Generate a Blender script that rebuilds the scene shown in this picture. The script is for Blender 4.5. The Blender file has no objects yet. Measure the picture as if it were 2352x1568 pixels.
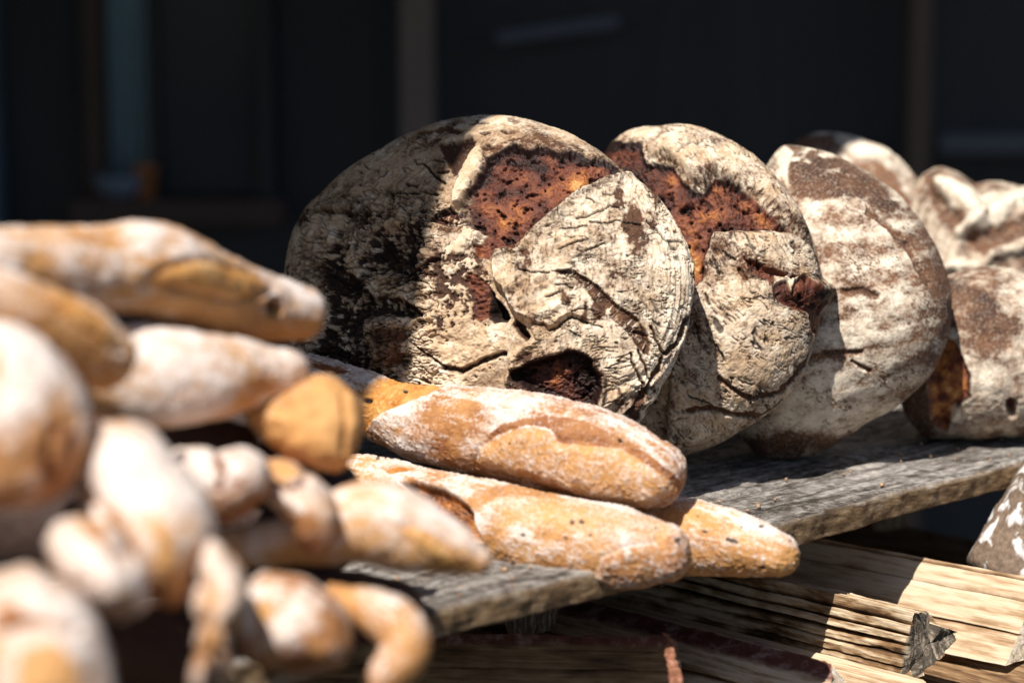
import bpy, math
import numpy as np
from mathutils import Vector

# ------------------------------------------------------------------ camera, world, sun
S = bpy.context.scene
CAMH, PITCH, LENS = 0.436, math.radians(9.0), 85.0
FPX = 2352 * LENS / 36.0                       # focal length in the 2352 px wide photo units
cam_d = bpy.data.cameras.new('camera'); cam = bpy.data.objects.new('camera', cam_d)
S.collection.objects.link(cam); S.camera = cam
cam.location = (0, 0, CAMH); cam.rotation_euler = (math.radians(90) - PITCH, 0, 0)
cam_d.lens = LENS; cam_d.sensor_width = 36; cam_d.clip_start = 0.05; cam_d.clip_end = 200
cam_d.dof.use_dof = True; cam_d.dof.focus_distance = 1.945; cam_d.dof.aperture_fstop = 3.3
cam_d.dof.aperture_blades = 0

SUN = Vector((-0.25, -0.50, 0.83)).normalized()  # direction towards the sun
W = bpy.data.worlds.new('World'); S.world = W; W.use_nodes = True
nt = W.node_tree; nt.nodes.clear()
wo = nt.nodes.new('ShaderNodeOutputWorld'); bg = nt.nodes.new('ShaderNodeBackground')
sky = nt.nodes.new('ShaderNodeTexSky'); sky.sky_type = 'NISHITA'; sky.sun_disc = False
sky.sun_elevation = math.asin(SUN.z); sky.sun_rotation = math.atan2(SUN.x, SUN.y)
sky.air_density = 1.0; sky.dust_density = 1.0; sky.ozone_density = 1.0
bg.inputs['Strength'].default_value = 0.06
nt.links.new(sky.outputs[0], bg.inputs[0]); nt.links.new(bg.outputs[0], wo.inputs[0])
sd = bpy.data.lights.new('sun', 'SUN'); sd.energy = 5.0; sd.angle = math.radians(0.5); sd.color = (1, 0.94, 0.85)
sun = bpy.data.objects.new('sun', sd); S.collection.objects.link(sun)
sun.rotation_euler = SUN.to_track_quat('Z', 'Y').to_euler(); sun.location = (-1, -2, 3)
S.view_settings.view_transform = 'Standard'; S.view_settings.look = 'None'
S.view_settings.gamma = 1; S.view_settings.use_curve_mapping = False; S.view_settings.exposure = 0.42
S.render.film_transparent = False
S.cycles.max_bounces = 5; S.cycles.diffuse_bounces = 3; S.cycles.glossy_bounces = 2
S.cycles.use_denoising = True

# ------------------------------------------------------------------ geometry helpers
CAM = np.array([0, 0, CAMH]); FW = np.array([0, math.cos(PITCH), -math.sin(PITCH)])
UP = np.array([0, math.sin(PITCH), math.cos(PITCH)]); RT = np.array([1.0, 0, 0])

def un(x, y, d):
    """photo point (2352 px wide units) at depth d metres -> world"""
    x = np.asarray(x, float)[..., None]; y = np.asarray(y, float)[..., None]; d = np.asarray(d, float)[..., None]
    return CAM + d * (FW + (x - 1176) / FPX * RT - (y - 784) / FPX * UP)

def on_plane(x, y, z):
    r = FW + (x - 1176) / FPX * RT - (y - 784) / FPX * UP
    return CAM + r * ((z - CAMH) / r[2])

def proj(P):
    q = P - CAM; d = q @ FW
    return 1176 + (q @ RT) / d * FPX, 784 - (q @ UP) / d * FPX, d

E0 = on_plane(1025, 1401, 0.0); E1 = on_plane(2352, 1060, 0.0)
U = (E1 - E0) / np.linalg.norm(E1 - E0)          # along the board's front edge, away from us
N = np.array([U[1], -U[0], 0])                   # out of the board, towards us and right
Z = np.array([0, 0, 1.0])
def bd(u, n, z): return E0 + np.asarray(u)[..., None] * U + np.asarray(n)[..., None] * N + np.asarray(z)[..., None] * Z

_r = np.random.RandomState(7)
_perm = _r.permutation(256); _perm = np.concatenate([_perm, _perm, _perm])
_g = _r.normal(size=(256, 3)); _g /= np.linalg.norm(_g, axis=1)[:, None]

def noise(p):
    p = np.asarray(p, float); i = np.floor(p).astype(np.int64); f = p - i; i &= 255
    w = f * f * f * (f * (f * 6 - 15) + 10); out = 0
    for dx in (0, 1):
        ax = _perm[i[:, 0] + dx]; wx = w[:, 0] if dx else 1 - w[:, 0]
        for dy in (0, 1):
            ay = _perm[ax + i[:, 1] + dy]; wy = w[:, 1] if dy else 1 - w[:, 1]
            for dz in (0, 1):
                g = _g[_perm[ay + i[:, 2] + dz] & 255]; wz = w[:, 2] if dz else 1 - w[:, 2]
                out = out + wx * wy * wz * (g[:, 0] * (f[:, 0] - dx) + g[:, 1] * (f[:, 1] - dy) + g[:, 2] * (f[:, 2] - dz))
    return out * 1.6

def fbm(p, f, o=4, seed=0.0, gain=0.5):
    p = np.asarray(p, float) * f + np.array([seed * 13.7 + .31, seed * 7.3 + .17, seed * 3.1 + .71])
    s = 0; a = 1.0; t = 0
    for _ in range(o):
        s = s + a * noise(p); t += a; a *= gain; p = p * 2.03 + 11.3
    return s / t

def ridge(p, f, o=3, seed=0.0):
    """thin-line field: 0 on the lines, growing away from them"""
    p = np.asarray(p, float) * f + seed * 5.17
    s = np.abs(noise(p))
    for k in range(1, o): s = np.minimum(s, np.abs(noise(p * (1.7 ** k) + 9.1 * k)) * 1.25)
    return s

def ss(x, a, b):
    t = np.clip((x - a) / (b - a), 0, 1); return t * t * (3 - 2 * t)

def polyd(px, py, pts):
    """signed distance to a closed polygon, positive inside"""
    pts = np.array(pts, float); d = np.full(px.shape, 1e9); ins = np.zeros(px.shape, bool)
    for (ax, ay), (bx, by) in zip(pts, np.roll(pts, -1, 0)):
        ex, ey = bx - ax, by - ay
        t = np.clip(((px - ax) * ex + (py - ay) * ey) / (ex * ex + ey * ey + 1e-9), 0, 1)
        d = np.minimum(d, np.hypot(px - ax - t * ex, py - ay - t * ey))
        c = ((ay > py) != (by > py))
        with np.errstate(divide='ignore', invalid='ignore'):
            xi = ex * (py - ay) / (ey if ey else 1e-9) + ax
        ins ^= c & (px < xi)
    return np.where(ins, d, -d)

def lined(px, py, pts):
    pts = np.array(pts, float); d = np.full(px.shape, 1e9)
    for (ax, ay), (bx, by) in zip(pts[:-1], pts[1:]):
        ex, ey = bx - ax, by - ay
        t = np.clip(((px - ax) * ex + (py - ay) * ey) / (ex * ex + ey * ey + 1e-9), 0, 1)
        d = np.minimum(d, np.hypot(px - ax - t * ex, py - ay - t * ey))
    return d

def T(x0, y0, s, pts): return [(x0 + s * x, y0 + s * y) for x, y in pts]

# ------------------------------------------------------------------ mesh helpers
def mesh_obj(name, V, F, mat, parent=None, attrs=None, smooth=True):
    V = np.asarray(V, np.float32); F = np.asarray(F, np.int32)
    me = bpy.data.meshes.new(name); k = F.shape[1]
    me.vertices.add(len(V)); me.vertices.foreach_set('co', V.ravel())
    me.loops.add(F.size); me.loops.foreach_set('vertex_index', F.ravel())
    me.polygons.add(len(F)); me.polygons.foreach_set('loop_start', np.arange(0, F.size, k, dtype=np.int32))
    me.polygons.foreach_set('use_smooth', np.full(len(F), smooth))
    me.update(calc_edges=True); me.validate()
    for nme, a in (attrs or {}).items():
        at = me.attributes.new(nme, 'FLOAT', 'POINT'); at.data.foreach_set('value', np.asarray(a, np.float32).ravel())
    me.materials.append(mat)
    o = bpy.data.objects.new(name, me); S.collection.objects.link(o)
    if parent is not None: o.parent = parent; o.matrix_parent_inverse = parent.matrix_world.inverted()
    return o

def comps(F, nv):
    lab = np.arange(nv); 
    for _ in range(400):
        m = lab[F].min(1); new = lab.copy()
        for k in range(F.shape[1]): np.minimum.at(new, F[:, k], m)
        new = new[new]; new = new[new]
        if np.array_equal(new, lab): break
        lab = new
    fl = lab[F[:, 0]]; u, inv, cnt = np.unique(fl, return_inverse=True, return_counts=True)
    return inv, cnt

def mesh_parts(name, V, F, mat, attrs, at, pid, names):
    """one thing as an Empty with a mesh child per part id (shared border vertices keep their smooth normals)"""
    root = empty(name, at); fn = vnormals(V, F)
    if np.mean(((V - V.mean(0)) * fn).sum(1)) < 0: fn = -fn
    fp = pid[F].max(1); lim = max(40, len(F) // 900)
    for i in sorted(set(fp.tolist()) - {0}):                # stray specks of a part go back to the main part
        ix = np.where(fp == i)[0]; inv, cnt = comps(F[ix], len(V)); fp[ix[cnt[inv] < lim]] = 0
    ix = np.where(fp == 0)[0]; inv, cnt = comps(F[ix], len(V)); other = [i for i in set(fp.tolist()) if i]
    if other and len(cnt) > 1:
        small = ix[inv != cnt.argmax()]; near_ = {}
        for f_ in small:
            pass
        fp[small] = other[0] if len(other) == 1 else -1
        while (fp == -1).any():
            vid = np.full(len(V), -1); 
            for i in other: vid[F[fp == i]] = i
            todo = np.where(fp == -1)[0]; g = vid[F[todo]].max(1); hit = g > 0
            if not hit.any(): fp[todo] = 0; break
            fp[todo[hit]] = g[hit]
    pieces = []
    for i, nm in names:
        ix = np.where(fp == i)[0]
        if len(ix) == 0: continue
        inv, cnt = comps(F[ix], len(V))
        for c_ in range(len(cnt)): pieces.append((i, nm, F[ix[inv == c_]]))
    for i, nm, f in pieces:
        if len(f) < 25: continue
        used = np.unique(f); mp = np.full(len(V), -1); mp[used] = np.arange(len(used))
        o = mesh_obj(nm, V[used] - at, mp[f], mat[i] if isinstance(mat, dict) else mat, None, {k: a[used] for k, a in attrs.items()})
        o.parent = root; o.data.normals_split_custom_set_from_vertices(fn[used].tolist())
    return root

def recentre(o, at):
    me = o.data; n = len(me.vertices); a = np.empty(n * 3, np.float32); me.vertices.foreach_get('co', a)
    a = a.reshape(-1, 3) - np.asarray(at, np.float32); me.vertices.foreach_set('co', a.ravel()); me.update(); o.location = at

def tag(o, label=None, cat=None, group=None, kind=None):
    for k, v in (('label', label), ('category', cat), ('group', group), ('kind', kind)):
        if v: o[k] = v
    return o

def empty(name, at):
    o = bpy.data.objects.new(name, None); S.collection.objects.link(o); o.location = at; o.empty_display_size = .02
    bpy.context.view_layer.update(); return o

def vnormals(V, F):
    fn = np.cross(V[F[:, 2]] - V[F[:, 0]], V[F[:, 3]] - V[F[:, 1]])
    n = np.zeros_like(V)
    for k in range(4):
        for c in range(3): n[:, c] += np.bincount(F[:, k], fn[:, c], len(V))
    return n / (np.linalg.norm(n, axis=1)[:, None] + 1e-12)

def cube_sphere(n):
    a = np.tan(np.linspace(-math.pi / 4, math.pi / 4, n + 1)); A, B = np.meshgrid(a, a, indexing='ij')
    A = A.ravel(); B = B.ravel(); O = np.ones_like(A); Vs = []; Fs = []; idx = np.arange((n + 1) ** 2).reshape(n + 1, n + 1)
    q = np.stack([idx[:-1, :-1], idx[1:, :-1], idx[1:, 1:], idx[:-1, 1:]], -1).reshape(-1, 4)
    for k, P in enumerate(([O, A, B], [-O, B, A], [B, O, A], [A, -O, B], [A, B, O], [B, A, -O])):
        Vs.append(np.stack(P, -1)); Fs.append(q + k * (n + 1) ** 2)
    V = np.concatenate(Vs); F = np.concatenate(Fs); V /= np.linalg.norm(V, axis=1)[:, None]
    key = np.round(V * 1e5).astype(np.int64); _, first, inv = np.unique(key, axis=0, return_index=True, return_inverse=True)
    return V[first], inv.ravel()[F]

# ------------------------------------------------------------------ material helpers
class NT:
    def __init__(s, name):
        s.m = bpy.data.materials.new(name); s.m.use_nodes = True; s.t = s.m.node_tree; s.t.nodes.clear()
        s.out = s.n('ShaderNodeOutputMaterial'); s.b = s.n('ShaderNodeBsdfPrincipled'); s.l(s.b.outputs[0], s.out.inputs[0])
    def n(s, t, **k):
        o = s.t.nodes.new(t)
        for a, v in k.items(): setattr(o, a, v)
        return o
    def l(s, a, b): s.t.links.new(a, b)
    def put(s, sock, v):
        if hasattr(v, 'is_output'): s.l(v, sock)
        else: sock.default_value = v if not isinstance(v, tuple) else (*v, 1)[:4] if sock.type == 'RGBA' else v
    def attr(s, n): return s.n('ShaderNodeAttribute', attribute_name=n).outputs['Fac']
    def coord(s, scale=(1, 1, 1), rot=(0, 0, 0)):
        c = s.n('ShaderNodeTexCoord'); m = s.n('ShaderNodeMapping'); s.l(c.outputs['Object'], m.inputs[0])
        m.inputs['Scale'].default_value = scale; m.inputs['Rotation'].default_value = rot; return m.outputs[0]
    def noise(s, sc, vec=None, det=4, rough=.55, dist=0):
        o = s.n('ShaderNodeTexNoise'); o.inputs['Scale'].default_value = sc; o.inputs['Detail'].default_value = det
        o.inputs['Roughness'].default_value = rough; o.inputs['Distortion'].default_value = dist
        s.l(vec if vec is not None else s.coord(), o.inputs['Vector']); return o.outputs[0]
    def mixc(s, f, a, b):
        o = s.n('ShaderNodeMix', data_type='RGBA'); s.put(o.inputs[0], f); s.put(o.inputs[6], a); s.put(o.inputs[7], b); return o.outputs[2]
    def ramp(s, f, st):
        o = s.n('ShaderNodeValToRGB'); s.l(f, o.inputs[0]); e = o.color_ramp.elements
        e[0].position, e[0].color = st[0][0], (*st[0][1], 1); e[1].position, e[1].color = st[-1][0], (*st[-1][1], 1)
        for p, c in st[1:-1]: x = e.new(p); x.color = (*c, 1)
        return o.outputs[0]
    def math(s, op, a, b=0.0, c=0.0, clamp=False):
        o = s.n('ShaderNodeMath', operation=op, use_clamp=clamp); s.put(o.inputs[0], a); s.put(o.inputs[1], b); s.put(o.inputs[2], c); return o.outputs[0]
    def bump(s, h, st=.5, dist=.001):
        o = s.n('ShaderNodeBump'); o.inputs['Strength'].default_value = st; o.inputs['Distance'].default_value = dist
        s.l(h, o.inputs['Height']); s.l(o.outputs[0], s.b.inputs['Normal'])

G3 = lambda v: (v, v, v)
def crust_mat(name, flour, flour2, crust, crust2, gash=None, rough=.75, spec=.25, bumpd=.0009, sharp=1.25, grain=1.8, tv=.8):
    """attributes: flour, tone (0 pale crust..1 dark crust), gash (open crumb), gt (crumb tone), char"""
    k = NT(name)
    fine = k.noise(420, det=5, rough=.65); mid = k.noise(95, det=4)
    base = k.ramp(k.math('ADD', k.attr('tone'), k.math('MULTIPLY_ADD', mid, tv, -.5 * tv)), [(0, crust), (.5, tuple((a + b) / 2 for a, b in zip(crust, crust2))), (1, crust2)])
    fl = k.mixc(k.math('SUBTRACT', k.math('MULTIPLY_ADD', mid, 2.6, -.55), k.attr('tan'), clamp=True), flour2, flour)
    f = k.math('ADD', k.math('MULTIPLY_ADD', k.attr('flour'), sharp, .5 - .5 * sharp), k.math('MULTIPLY_ADD', fine, grain, -.5 * grain), clamp=True)
    col = k.mixc(f, base, fl)
    gs = gash or ((.018, .009, .008), (.09, .028, .018), (.19, .062, .032), (.38, .14, .040), (.60, .33, .12))
    g = k.ramp(k.math('ADD', k.attr('gt'), k.math('MULTIPLY_ADD', fine, .5, -.25)), [(0, gs[0]), (.28, gs[1]), (.52, gs[2]), (.78, gs[3]), (1, gs[4])])
    col = k.mixc(k.attr('gash'), col, g)
    col = k.mixc(k.attr('char_shade'), col, (.014, .011, .011))
    k.l(col, k.b.inputs['Base Color'])
    k.l(k.math('MULTIPLY_ADD', k.attr('gash'), -.34, rough + .08), k.b.inputs['Roughness'])
    k.b.inputs['Specular IOR Level'].default_value = spec
    k.bump(k.math('ADD', fine, k.math('MULTIPLY', k.noise(1100, det=2), .5)), .8, bumpd)
    return k.m

M = {}
M['loaf'] = crust_mat('rye crust dusted with flour', (.90, .77, .61), (.56, .40, .26), (.15, .07, .035), (.045, .022, .016))
M['loaf_far'] = crust_mat('striped rye crust', (.86, .76, .62), (.60, .47, .35), (.20, .095, .05), (.045, .022, .016), sharp=1.0, grain=1.6, tv=1.3)
M['bag'] = crust_mat('baguette crust', (.76, .67, .62), (.58, .42, .33), (.60, .315, .115), (.22, .07, .024),
                     gash=((.07, .022, .008), (.22, .07, .018), (.42, .16, .035), (.60, .30, .09), (.70, .44, .19)), rough=.62, spec=.35, bumpd=.0006, sharp=1.5, grain=2.4)

def wood_mat(name, stops, along='x', gscale=1.0, rough=.8, bumpd=.001, attr=False):
    k = NT(name)
    sc = {'x': (6, 90, 90), 'y': (90, 6, 90), 'z': (90, 90, 6)}[along]
    v = k.coord(tuple(c * gscale for c in sc)); g = k.noise(1, v, det=6, rough=.65, dist=.6)
    v2 = k.coord(tuple(c * gscale * 3.1 for c in sc)); g2 = k.noise(1, v2, det=3)
    h = k.math('MULTIPLY_ADD', g2, .45, k.math('MULTIPLY_ADD', g, 1.5, -.42))
    if attr: h = k.math('ADD', h, k.attr('dark'))
    k.l(k.ramp(h, stops), k.b.inputs['Base Color']); k.b.inputs['Roughness'].default_value = rough
    k.b.inputs['Specular IOR Level'].default_value = .2
    k.bump(h, .7, bumpd); return k.m

def plain_mat(name, col, rough=.6, spec=.3, metal=0, var=.15, sc=8):
    k = NT(name); n = k.noise(sc, det=3)
    k.l(k.mixc(n, tuple(c * (1 - var) for c in col), tuple(c * (1 + var) for c in col)), k.b.inputs['Base Color'])
    k.b.inputs['Roughness'].default_value = rough; k.b.inputs['Specular IOR Level'].default_value = spec; k.b.inputs['Metallic'].default_value = metal
    return k.m

def box(name, lo, hi, mat, parent=None, bevel=.002):
    import bmesh
    bm = bmesh.new(); bmesh.ops.create_cube(bm, size=1)
    lo = Vector(lo); hi = Vector(hi)
    for v in bm.verts: v.co = Vector((lo[i] + (v.co[i] + .5) * (hi[i] - lo[i]) for i in range(3)))
    if bevel: bmesh.ops.bevel(bm, geom=bm.edges[:], offset=bevel, segments=2, affect='EDGES')
    me = bpy.data.meshes.new(name); bm.to_mesh(me); bm.free(); me.materials.append(mat)
    o = bpy.data.objects.new(name, me); S.collection.objects.link(o)
    if parent is not None: o.parent = parent; o.matrix_parent_inverse = parent.matrix_world.inverted()
    return o

# ------------------------------------------------------------------ setting: ground, building front, eave
M['ground'] = plain_mat('dusty ground', (.05, .046, .042), .95, .1, sc=3)
GZ = -0.78
gx = np.array([[-60, -20, GZ], [60, -20, GZ], [60, 80, GZ], [-60, 80, GZ]], float)
tag(mesh_obj('ground', gx, [[0, 1, 2, 3]], M['ground'], smooth=False), kind='structure')

WD = 4.6                                                                # wall plane distance
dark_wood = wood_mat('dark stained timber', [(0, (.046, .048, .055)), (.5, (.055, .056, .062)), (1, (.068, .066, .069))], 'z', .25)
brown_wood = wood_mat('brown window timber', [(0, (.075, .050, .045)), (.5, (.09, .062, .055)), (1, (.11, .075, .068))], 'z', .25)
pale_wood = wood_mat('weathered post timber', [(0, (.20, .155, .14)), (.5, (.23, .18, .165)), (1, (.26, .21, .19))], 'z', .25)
def wx(x): return (x - 1176) / FPX * WD * 1.0
def wz(y): return float(on_wall(y))
def on_wall(y):
    r = FW - (y - 784) / FPX * UP
    return CAMH + r[2] * (WD / r[1])
def wxx(x):
    return (x - 1176) / FPX * WD / math.cos(PITCH)
zt, zb = 2.4, GZ
wall = empty('timber_wall', (0, WD + .1, GZ))
tag(wall, 'dark timber house front in deep shade behind all the breads', 'wall')
# cladding: boards left, middle and right of the window opening, plus above / below it
WX0, WX1, WZ0, WZ1 = wxx(205), wxx(640), wz(505), 1.6
for (a, b, c, d) in ((-3.2, WX0, zb, zt), (WX1, 3.4, zb, zt), (WX0 + .001, WX1 - .001, zb, WZ0), (WX0 + .001, WX1 - .001, WZ1, zt)):
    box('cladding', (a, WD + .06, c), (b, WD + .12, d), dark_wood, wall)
box('added_backing', (WX0 - .1, WD + .125, zb), (WX1 + .1, WD + .15, zt), dark_wood, wall)  # added backing, blocks the light that came through gaps round the window
win = empty('window', (wxx(420), WD, WZ0)); tag(win, 'brown framed window with pale teal curtain at the far left', 'window')
fr = box('frame', (WX0 + .003, WD - .01, WZ0 + .003), (WX0 + .04, WD + .055, WZ1), brown_wood, win)
box('frame', (WX1 - .03, WD - .01, WZ0 + .003), (WX1 - .003, WD + .055, WZ1), dark_wood, win)
box('sill', (WX0 - .02, WD - .06, WZ0 - .004), (WX1 + .02, WD - .012, wz(452)), brown_wood, win)
box('mullion', (wxx(352), WD, wz(450)), (wxx(376), WD + .05, WZ1), dark_wood, win)
gm = NT('window glass'); gm.b.inputs['Base Color'].default_value = (.006, .007, .009, 1); gm.b.inputs['Roughness'].default_value = .12
gm.b.inputs['Specular IOR Level'].default_value = .12
gm.l(gm.ramp(gm.noise(3), [(0, (.035, .042, .052)), (1, (.05, .056, .066))]), gm.b.inputs['Base Color'])
box('pane', (wxx(377), WD + .03, wz(450)), (WX1 - .031, WD + .036, WZ1), gm.m, win, 0)
M['curtain'] = plain_mat('teal curtain cloth', (.34, .50, .58), .9, .1, sc=20)
cv = []; nxx = 60
for j in range(2):
    for i in range(nxx + 1):
        t = i / nxx; cv.append((wxx(243) + (wxx(353) - wxx(243)) * t, WD + .04 + .008 * math.sin(t * 26), wz(455) if j == 0 else WZ1))
cf = [[i, i + 1, nxx + 2 + i, nxx + 1 + i] for i in range(nxx)]
cur = mesh_obj('curtain', cv, cf, M['curtain'], win)
cur.modifiers.new('solid', 'SOLIDIFY').thickness = .002

def lathe(name, prof, at, mat, parent=None, n=40):
    V = []; F = []
    for r, z in prof:
        for k in range(n): V.append((at[0] + r * math.cos(2 * math.pi * k / n), at[1] + r * math.sin(2 * math.pi * k / n), at[2] + z))
    for j in range(len(prof) - 1):
        for k in range(n): F.append([j * n + k, j * n + (k + 1) % n, (j + 1) * n + (k + 1) % n, (j + 1) * n + k])
    return mesh_obj(name, V, F, mat, parent)
cup_m = plain_mat('pale blue glaze', (.17, .21, .29), .4); pot_m = plain_mat('terracotta', (.50, .19, .07), .8)
sz_ = wz(452) + .001
bl = tag(lathe('bowl', [(.001, 0), (.028, 0), (.045, .018), (.052, .046), (.048, .046), (.040, .02), (.001, .008)], (wxx(292), WD - .036, sz_), cup_m), 'pale blue bowl standing on the window sill before the teal curtain', 'bowl')
recentre(bl, (wxx(292), WD - .036, sz_))
pt = tag(lathe('flower_pot', [(.001, 0), (.017, 0), (.021, .05), (.024, .05), (.024, .062), (.019, .062), (.017, .01), (.001, .01)], (wxx(350), WD - .04, sz_), pot_m), 'small orange clay pot beside the pale blue bowl', 'pot')
recentre(pt, (wxx(350), WD - .04, sz_))

def post(x0, x1, mat, label, y0=WD - .10, z1=zt):
    b = box('wooden_post', (wxx(x0), y0, GZ), (wxx(x1), y0 + .07, z1), mat, None, .004)
    at = (wxx((x0 + x1) / 2), y0, GZ)
    recentre(b, at); tag(b, label, 'post', 'posts of the house front'); return b
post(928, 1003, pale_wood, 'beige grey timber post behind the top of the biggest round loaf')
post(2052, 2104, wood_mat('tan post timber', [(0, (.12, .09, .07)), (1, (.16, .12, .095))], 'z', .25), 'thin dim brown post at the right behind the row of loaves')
rb = box('rail', (wxx(2125), WD - .09, wz(345)), (3.2, WD - .04, wz(300)), wood_mat('bench timber', [(0, (.10, .11, .13)), (1, (.13, .14, .165))], 'x', .25), None, .004)
recentre(rb, (wxx(2125), WD - .09, wz(345))); tag(rb, 'faint horizontal rail on the dark wall at the right edge', 'rail')
refl = box('reflection_streak', (0, -.012, -.012), (wxx(1420) - wxx(1140), .012, .012), plain_mat('bluish reflection', (.10, .115, .16), .5), None, .004)
refl.location = (wxx(1140), WD - .02, wz(88)); refl.rotation_euler = (0, math.radians(-8), 0)  # thin bar stands in for a bluish streak reflected in glass
tag(refl, 'faint bluish reflection built as a bar high on the dark wall above the loaves', 'reflection')
lf = box('shutter', (-3.0, WD - .02, GZ + .3), (wxx(16), WD + .05, 1.6), plain_mat('blue painted shutter', (.10, .15, .21), .7), None, .004)
recentre(lf, (wxx(0), WD, GZ + .3)); tag(lf, 'edge of a blue grey shutter at the far left', 'shutter')

# eave: its edge throws the shade boundary that crosses the biggest loaf
H = 1.35
edge = [(-7, .03), (-.66, .024), (-.54, -.008), (-.43, -.046), (-.30, -.070), (.19, -.106), (9, -.3)]
eu = [e[0] for e in edge]; en = [e[1] for e in edge]; ne = len(edge)
ev = np.concatenate([bd(eu, en, [H] * ne), bd(eu, [-9] * ne, [H] * ne), bd(eu, en, [H + .035] * ne), bd(eu, [-9] * ne, [H + .035] * ne)])
ef = []
for i in range(ne - 1):
    ef += [[i, i + 1, ne + i + 1, ne + i], [2 * ne + i, 3 * ne + i, 3 * ne + i + 1, 2 * ne + i + 1], [i, 2 * ne + i, 2 * ne + i + 1, i + 1], [ne + i, ne + i + 1, 3 * ne + i + 1, 3 * ne + i]]
ef += [[0, ne, 3 * ne, 2 * ne], [ne - 1, 3 * ne - 1, 4 * ne - 1, 2 * ne - 1]]
eo = mesh_obj('eave', ev, ef, dark_wood, smooth=False)
tag(eo, 'dark timber eave above the stall shading the house front', 'eave', kind='structure')

# ------------------------------------------------------------------ board
board_stops = [(0, (.020, .015, .012)), (.28, (.08, .066, .055)), (.48, (.22, .195, .175)), (.70, (.44, .41, .38)), (1, (.76, .68, .58))]
def board_mat():
    k = NT('weathered grey board'); v = k.coord((9, 75, 75)); g = k.noise(1, v, det=8, rough=.72, dist=1.2)
    sp = k.noise(85, det=6, rough=.75); bl = k.noise(9, det=4)
    h = k.math('MULTIPLY_ADD', sp, 1.5, k.math('MULTIPLY_ADD', g, 1.5, k.math('MULTIPLY_ADD', bl, .8, -1.42)))
    top = k.ramp(h, board_stops)
    v2 = k.coord((40, 40, 130))
    sd_ = k.ramp(k.math('MULTIPLY_ADD', k.noise(1, v2, det=6, rough=.7), 2.2, k.math('MULTIPLY_ADD', bl, .6, -.9)), [(0, (.035, .022, .012)), (.35, (.15, .09, .045)), (.6, (.28, .185, .10)), (.8, (.36, .27, .18)), (1, (.50, .46, .42))])
    k.l(k.mixc(k.attr('side'), top, sd_), k.b.inputs['Base Color']); k.b.inputs['Roughness'].default_value = .8
    k.b.inputs['Specular IOR Level'].default_value = .25; k.bump(h, 1, .003); return k.m
def make_board():
    nu, u0, u1, w, th = 900, -.75, 1.9, .62, .021
    us = np.linspace(u0, u1, nu)
    prof = []                                  # (n, z, side)
    for n_ in np.linspace(-w, -.004, 120): prof.append((n_, 0, 0))
    for t in np.linspace(0, 1, 5): prof.append((-.004 + .004 * math.sin(t * math.pi / 2), -.004 + .004 * math.cos(t * math.pi / 2), t))
    for t in np.linspace(0, 1, 14)[1:]: prof.append((0 - .001 * t, -.004 - (th - .004) * t, 1))
    for n_ in np.linspace(-.01, -w, 20): prof.append((n_, -th, 1))
    prof = np.array(prof); k = len(prof)
    uu, pi = np.meshgrid(us, np.arange(k), indexing='ij'); uu = uu.ravel(); pr = prof[pi.ravel()]
    q = np.stack([uu, pr[:, 0], pr[:, 1]], 1)
    g = fbm(q * [4, 60, 60], 1, 4, 3); front = ss(pr[:, 0], -.05, 0)
    nn = pr[:, 0] + front * (fbm(q * [1, 0, 0], 6, 3, 5) * .008 + fbm(q, 60, 3, 6) * .0025)
    crk = ridge(q * [.9, 26, 0] + [0, .3 * 1, .5], 1, 1, 4); zz = pr[:, 1] - .004 * (1 - ss(crk, .01, .05)) * ss(fbm(q * [1, 8, 0], 3, 2, 12), .0, .2) * (1 - pr[:, 2]) + g * .0022 + fbm(q, 45, 4, 10) * .0022 * (1 - pr[:, 2]) + fbm(q, 90, 3, 8) * .0008 * front + front * fbm(q * [1, 0, 0], 3, 2, 9) * .003
    V = bd(uu, nn, zz); idx = np.arange(nu * k).reshape(nu, k)
    F = np.stack([idx[:-1, :-1], idx[1:, :-1], idx[1:, 1:], idx[:-1, 1:]], -1).reshape(-1, 4)
    Vl = np.stack([uu - u0, nn, zz], 1)
    o = mesh_obj('wooden_board', Vl, F, board_mat(), attrs={'side': pr[:, 2]})
    o.location = E0 + u0 * U; o.rotation_euler = (0, 0, math.atan2(U[1], U[0]))
    # local y must run along +N: mirror is avoided because N = (U.y,-U.x) -> use negative
    vl = np.stack([uu - u0, -nn, zz], 1).astype(np.float32); o.data.vertices.foreach_set('co', vl.ravel()); o.data.update(); o.data.flip_normals()
    tag(o, 'weathered grey plank carrying the round loaves and the baguettes', 'board')
    return o
make_board()

def crumbs():
    r = np.random.RandomState(3); V = []; F = []
    cs = np.array([[x, y, z] for x in (-1, 1) for y in (-1, 1) for z in (-1, 1)], float); q = [[0, 1, 3, 2], [4, 6, 7, 5], [0, 4, 5, 1], [2, 3, 7, 6], [0, 2, 6, 4], [1, 5, 7, 3]]
    for k in range(190):
        u_ = r.uniform(-.1, 1.25); n_ = -abs(r.normal(0, .10)) - .004; w = (.0004 + .0022 * r.rand() ** 3) * (1 + (r.rand() > .93))
        M_ = r.normal(size=(3, 3)); M_, _ = np.linalg.qr(M_); c = cs * r.uniform(.5, 1.1, (8, 1)) * [1, .8, .6] @ M_.T * w
        V.append(c + bd([u_], [n_], [.0022])[0]); F += [[a + 8 * k for a in f] for f in q]
    k = NT('crumb'); k.l(k.ramp(k.noise(300), [(.3, (.22, .10, .04)), (.7, (.50, .36, .24))]), k.b.inputs['Base Color'])
    tag(mesh_obj('crumbs', np.concatenate(V), F, k.m), 'tiny bread crumbs scattered along the front of the board', 'crumbs', kind='stuff')
crumbs()

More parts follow.
